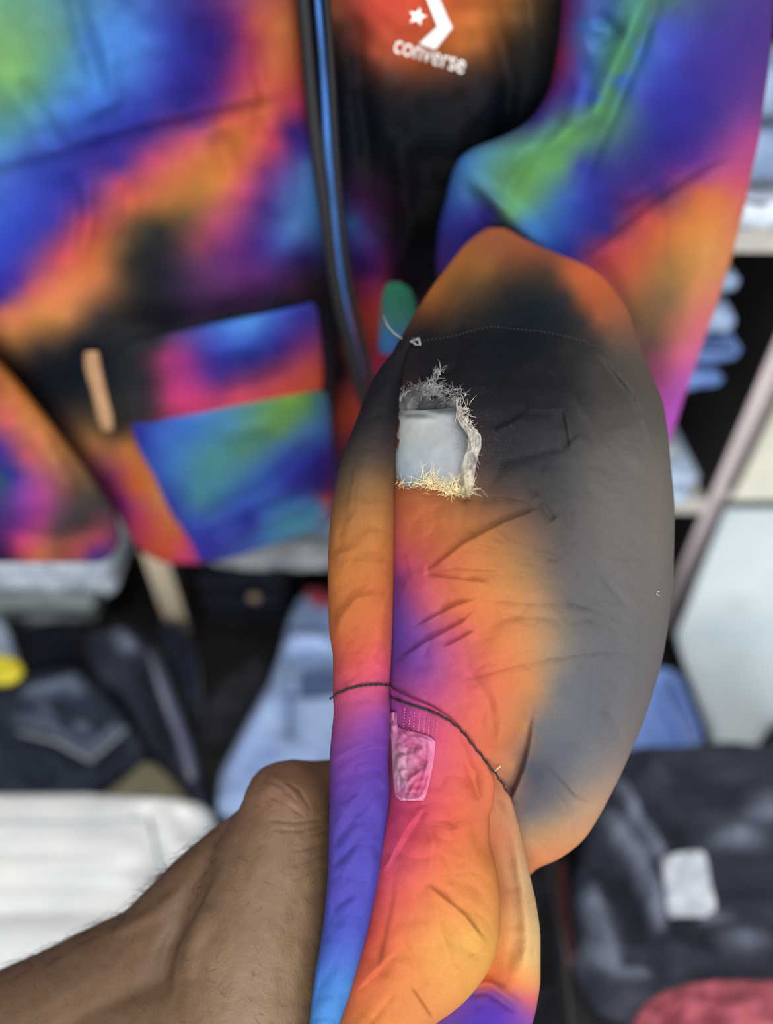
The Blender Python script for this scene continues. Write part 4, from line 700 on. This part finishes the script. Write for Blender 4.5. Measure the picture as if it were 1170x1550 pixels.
# ================================================================ the arm
def capsules(bm, chain, n=10, sub=3):
    for (a, b) in zip(chain[:-1], chain[1:]):
        for i in range(n+1):
            t = i/n; x, y, d, r = [a[k]+(b[k]-a[k])*t for k in range(4)]
            r_ = bmesh.ops.create_icosphere(bm, subdivisions=sub, radius=r); p = Vector(at(x, y, d))
            for v in r_['verts']: v.co += p
bm = bmesh.new()
capsules(bm, [(-420, 1880, .425, .052), (-60, 1630, .425, .046), (120, 1530, .425, .040), (235, 1455, .425, .034)], 12)        # forearm
capsules(bm, [(235, 1455, .425, .034), (330, 1345, .428, .030), (415, 1262, .428, .025)], 10)                        # back of the hand
capsules(bm, [(438, 1218, .419, .0255), (418, 1300, .414, .034), (385, 1400, .410, .0435), (372, 1500, .406, .045), (360, 1680, .402, .047), (200, 1760, .41, .045)], 12)   # thumb side and heel
capsules(bm, [(60, 1610, .424, .044), (200, 1590, .409, .044), (290, 1570, .406, .045), (360, 1570, .406, .045)], 10)
capsules(bm, [(430, 1216, .418, .024), (480, 1200, .432, .019), (520, 1200, .440, .015)], 8)
capsules(bm, [(440, 1210, .425, .017), (500, 1185, .433, .014)], 6)
for k, (y, L, r) in enumerate(((1205, 150, .0100), (1270, 165, .0105), (1335, 155, .0100), (1400, 125, .0088))):     # four fingers closing behind the cuff
    capsules(bm, [(440, y+10, .430, r*1.35), (500, y, .437, r*1.1), (500+L*.55, y+6, .441, r), (500+L*.85, y+18, .436, r*.92), (500+L, y+38, .430, r*.8)], 7)
capsules(bm, [(425, 1480, .415, .016), (500, 1500, .425, .0125), (570, 1470, .425, .011), (620, 1440, .423, .0095)], 7)    # thumb under the cuff
me = bpy.data.meshes.new('arm_source'); bm.to_mesh(me); bm.free()
so = bpy.data.objects.new('arm_source', me); COL.objects.link(so)
rm = so.modifiers.new('r', 'REMESH'); rm.mode = 'VOXEL'; rm.voxel_size = .0010; sm = so.modifiers.new('s', 'SMOOTH'); sm.factor = .5; sm.iterations = 55
bpy.context.view_layer.update(); dg = bpy.context.evaluated_depsgraph_get(); am = bpy.data.meshes.new_from_object(so.evaluated_get(dg)); bpy.data.objects.remove(so)
n = len(am.vertices); co = np.empty(n*3); am.vertices.foreach_get('co', co); co = co.reshape(-1, 3); no = np.empty(n*3); am.vertices.foreach_get('normal', no); no = no.reshape(-1, 3)
def project(P):
    v = P-np.array([0, 0, CZ]); d = v[:, 1]*CP-v[:, 2]*SP; u = v[:, 1]*SP+v[:, 2]*CP
    return W/2+F*v[:, 0]/d, H/2-F*u/d, d
px, py, pd = project(co)
sk_f = strokes([('v', 3, .0006, [(395, 1178), (425, 1190), (450, 1215)]), ('v', 3, .0006, [(400, 1200), (430, 1215), (460, 1235)]), ('v', 2.5, .0006, [(405, 1240), (445, 1245), (490, 1240)]), ('v', 2.5, .0005, [(410, 1255), (450, 1258), (492, 1250)]), ('v', 2.5, .0005, [(430, 1180), (455, 1200), (470, 1225)]), ('v', 2.5, .0004, [(440, 1290), (470, 1283), (495, 1275)]), ('v', 2.5, .0004, [(445, 1312), (475, 1300), (495, 1292)]), ('v', 2.5, .0004, [(440, 1335), (475, 1318), (495, 1310)]), ('v', 2.5, .0004, [(460, 1265), (480, 1262), (496, 1258)]),
    ('r', 14, .0012, [(400, 1180), (430, 1195), (450, 1220)]), ('v', 13, .0030, [(243, 1480), (250, 1440), (268, 1405), (300, 1345), (325, 1290)]), ('r', 14, .0016, [(285, 1480), (292, 1430), (315, 1370)]), ('r', 10, .0012, [(160, 1420), (240, 1380), (290, 1330)])])
fac = (no @ np.array([0, CP, -SP])) < 0
d_ = sk_f(px, py)*1.5*fac; co2 = co-no*d_[:, None]-no*0
co2 = co2+no*(fbm(px, py, 30, 3, 20)*.0004)[:, None]
am.vertices.foreach_set('co', co2.ravel()); am.update()
skin_shade_c = dyed('430,1180 132,96,73;440,1230 139,105,79;400,1300 135,105,78;450,1400 148,117,89;350,1450 137,107,80;420,1530 145,114,86;300,1520 133,103,76;250,1440 119,89,66;200,1400 122,93,68;100,1440 120,91,67;50,1500 124,94,71;100,1540 132,102,77;430,1205 135,94,73;330,1300 124,94,70;480,1150 120,89,66;-200,1700 124,94,71')  # skin tone with some shade painted in, darker along the forearm
cc = skin_shade_c(px, py); at_ = am.color_attributes.new('Dye', 'FLOAT_COLOR', 'POINT'); buf = np.ones((n, 4)); buf[:, :3] = s2l(cc)*DG; at_.data.foreach_set('color', buf.ravel())
am.name = 'person'; pe = link('person', am, M_SKIN); tag(pe, 'bare forearm and hand reaching in from lower left, holding the torn sleeve cuff', 'person')
# arm hair
rs = random.Random(21); bm = bmesh.new(); cnt = 0
idx = [i for i in range(n) if -20 < px[i] < 480 and 1130 < py[i] < 1560]
edge = [i for i in idx if abs(no[i] @ np.array([0, CP, -SP])) < .35 and px[i] < 335 and py[i] < 1480 and no[i] @ np.array([0, SP, CP]) > 0]
facing = [i for i in idx if no[i] @ np.array([0, CP, -SP]) < -.3]
for pool, k, L0, L1, rr in ((edge, 190, .008, .018, .00009), (facing, 70, .003, .008, .00006)):
    for _ in range(k):
        if not pool: break
        i = rs.choice(pool); N = Vector(no[i]); p = Vector(co2[i]); T = Vector((-.8+rs.gauss(0, .35), .2+rs.gauss(0, .3), .45+rs.gauss(0, .35))); T = (T-N*T.dot(N)).normalized()
        L = rs.uniform(L0, L1); lift = rs.uniform(.25, .7) if pool is edge else .12; P = []
        for j in range(7): t = j/6; P.append(p+T*L*t+N*(L*lift*t*(1-.55*t)+.0001))
        thread(bm, P, rr, 4)
o = bm_obj('arm_hair', bm, M_HAIR, pe); o['kind'] = 'stuff'; o['label'] = 'sparse dark arm hair'
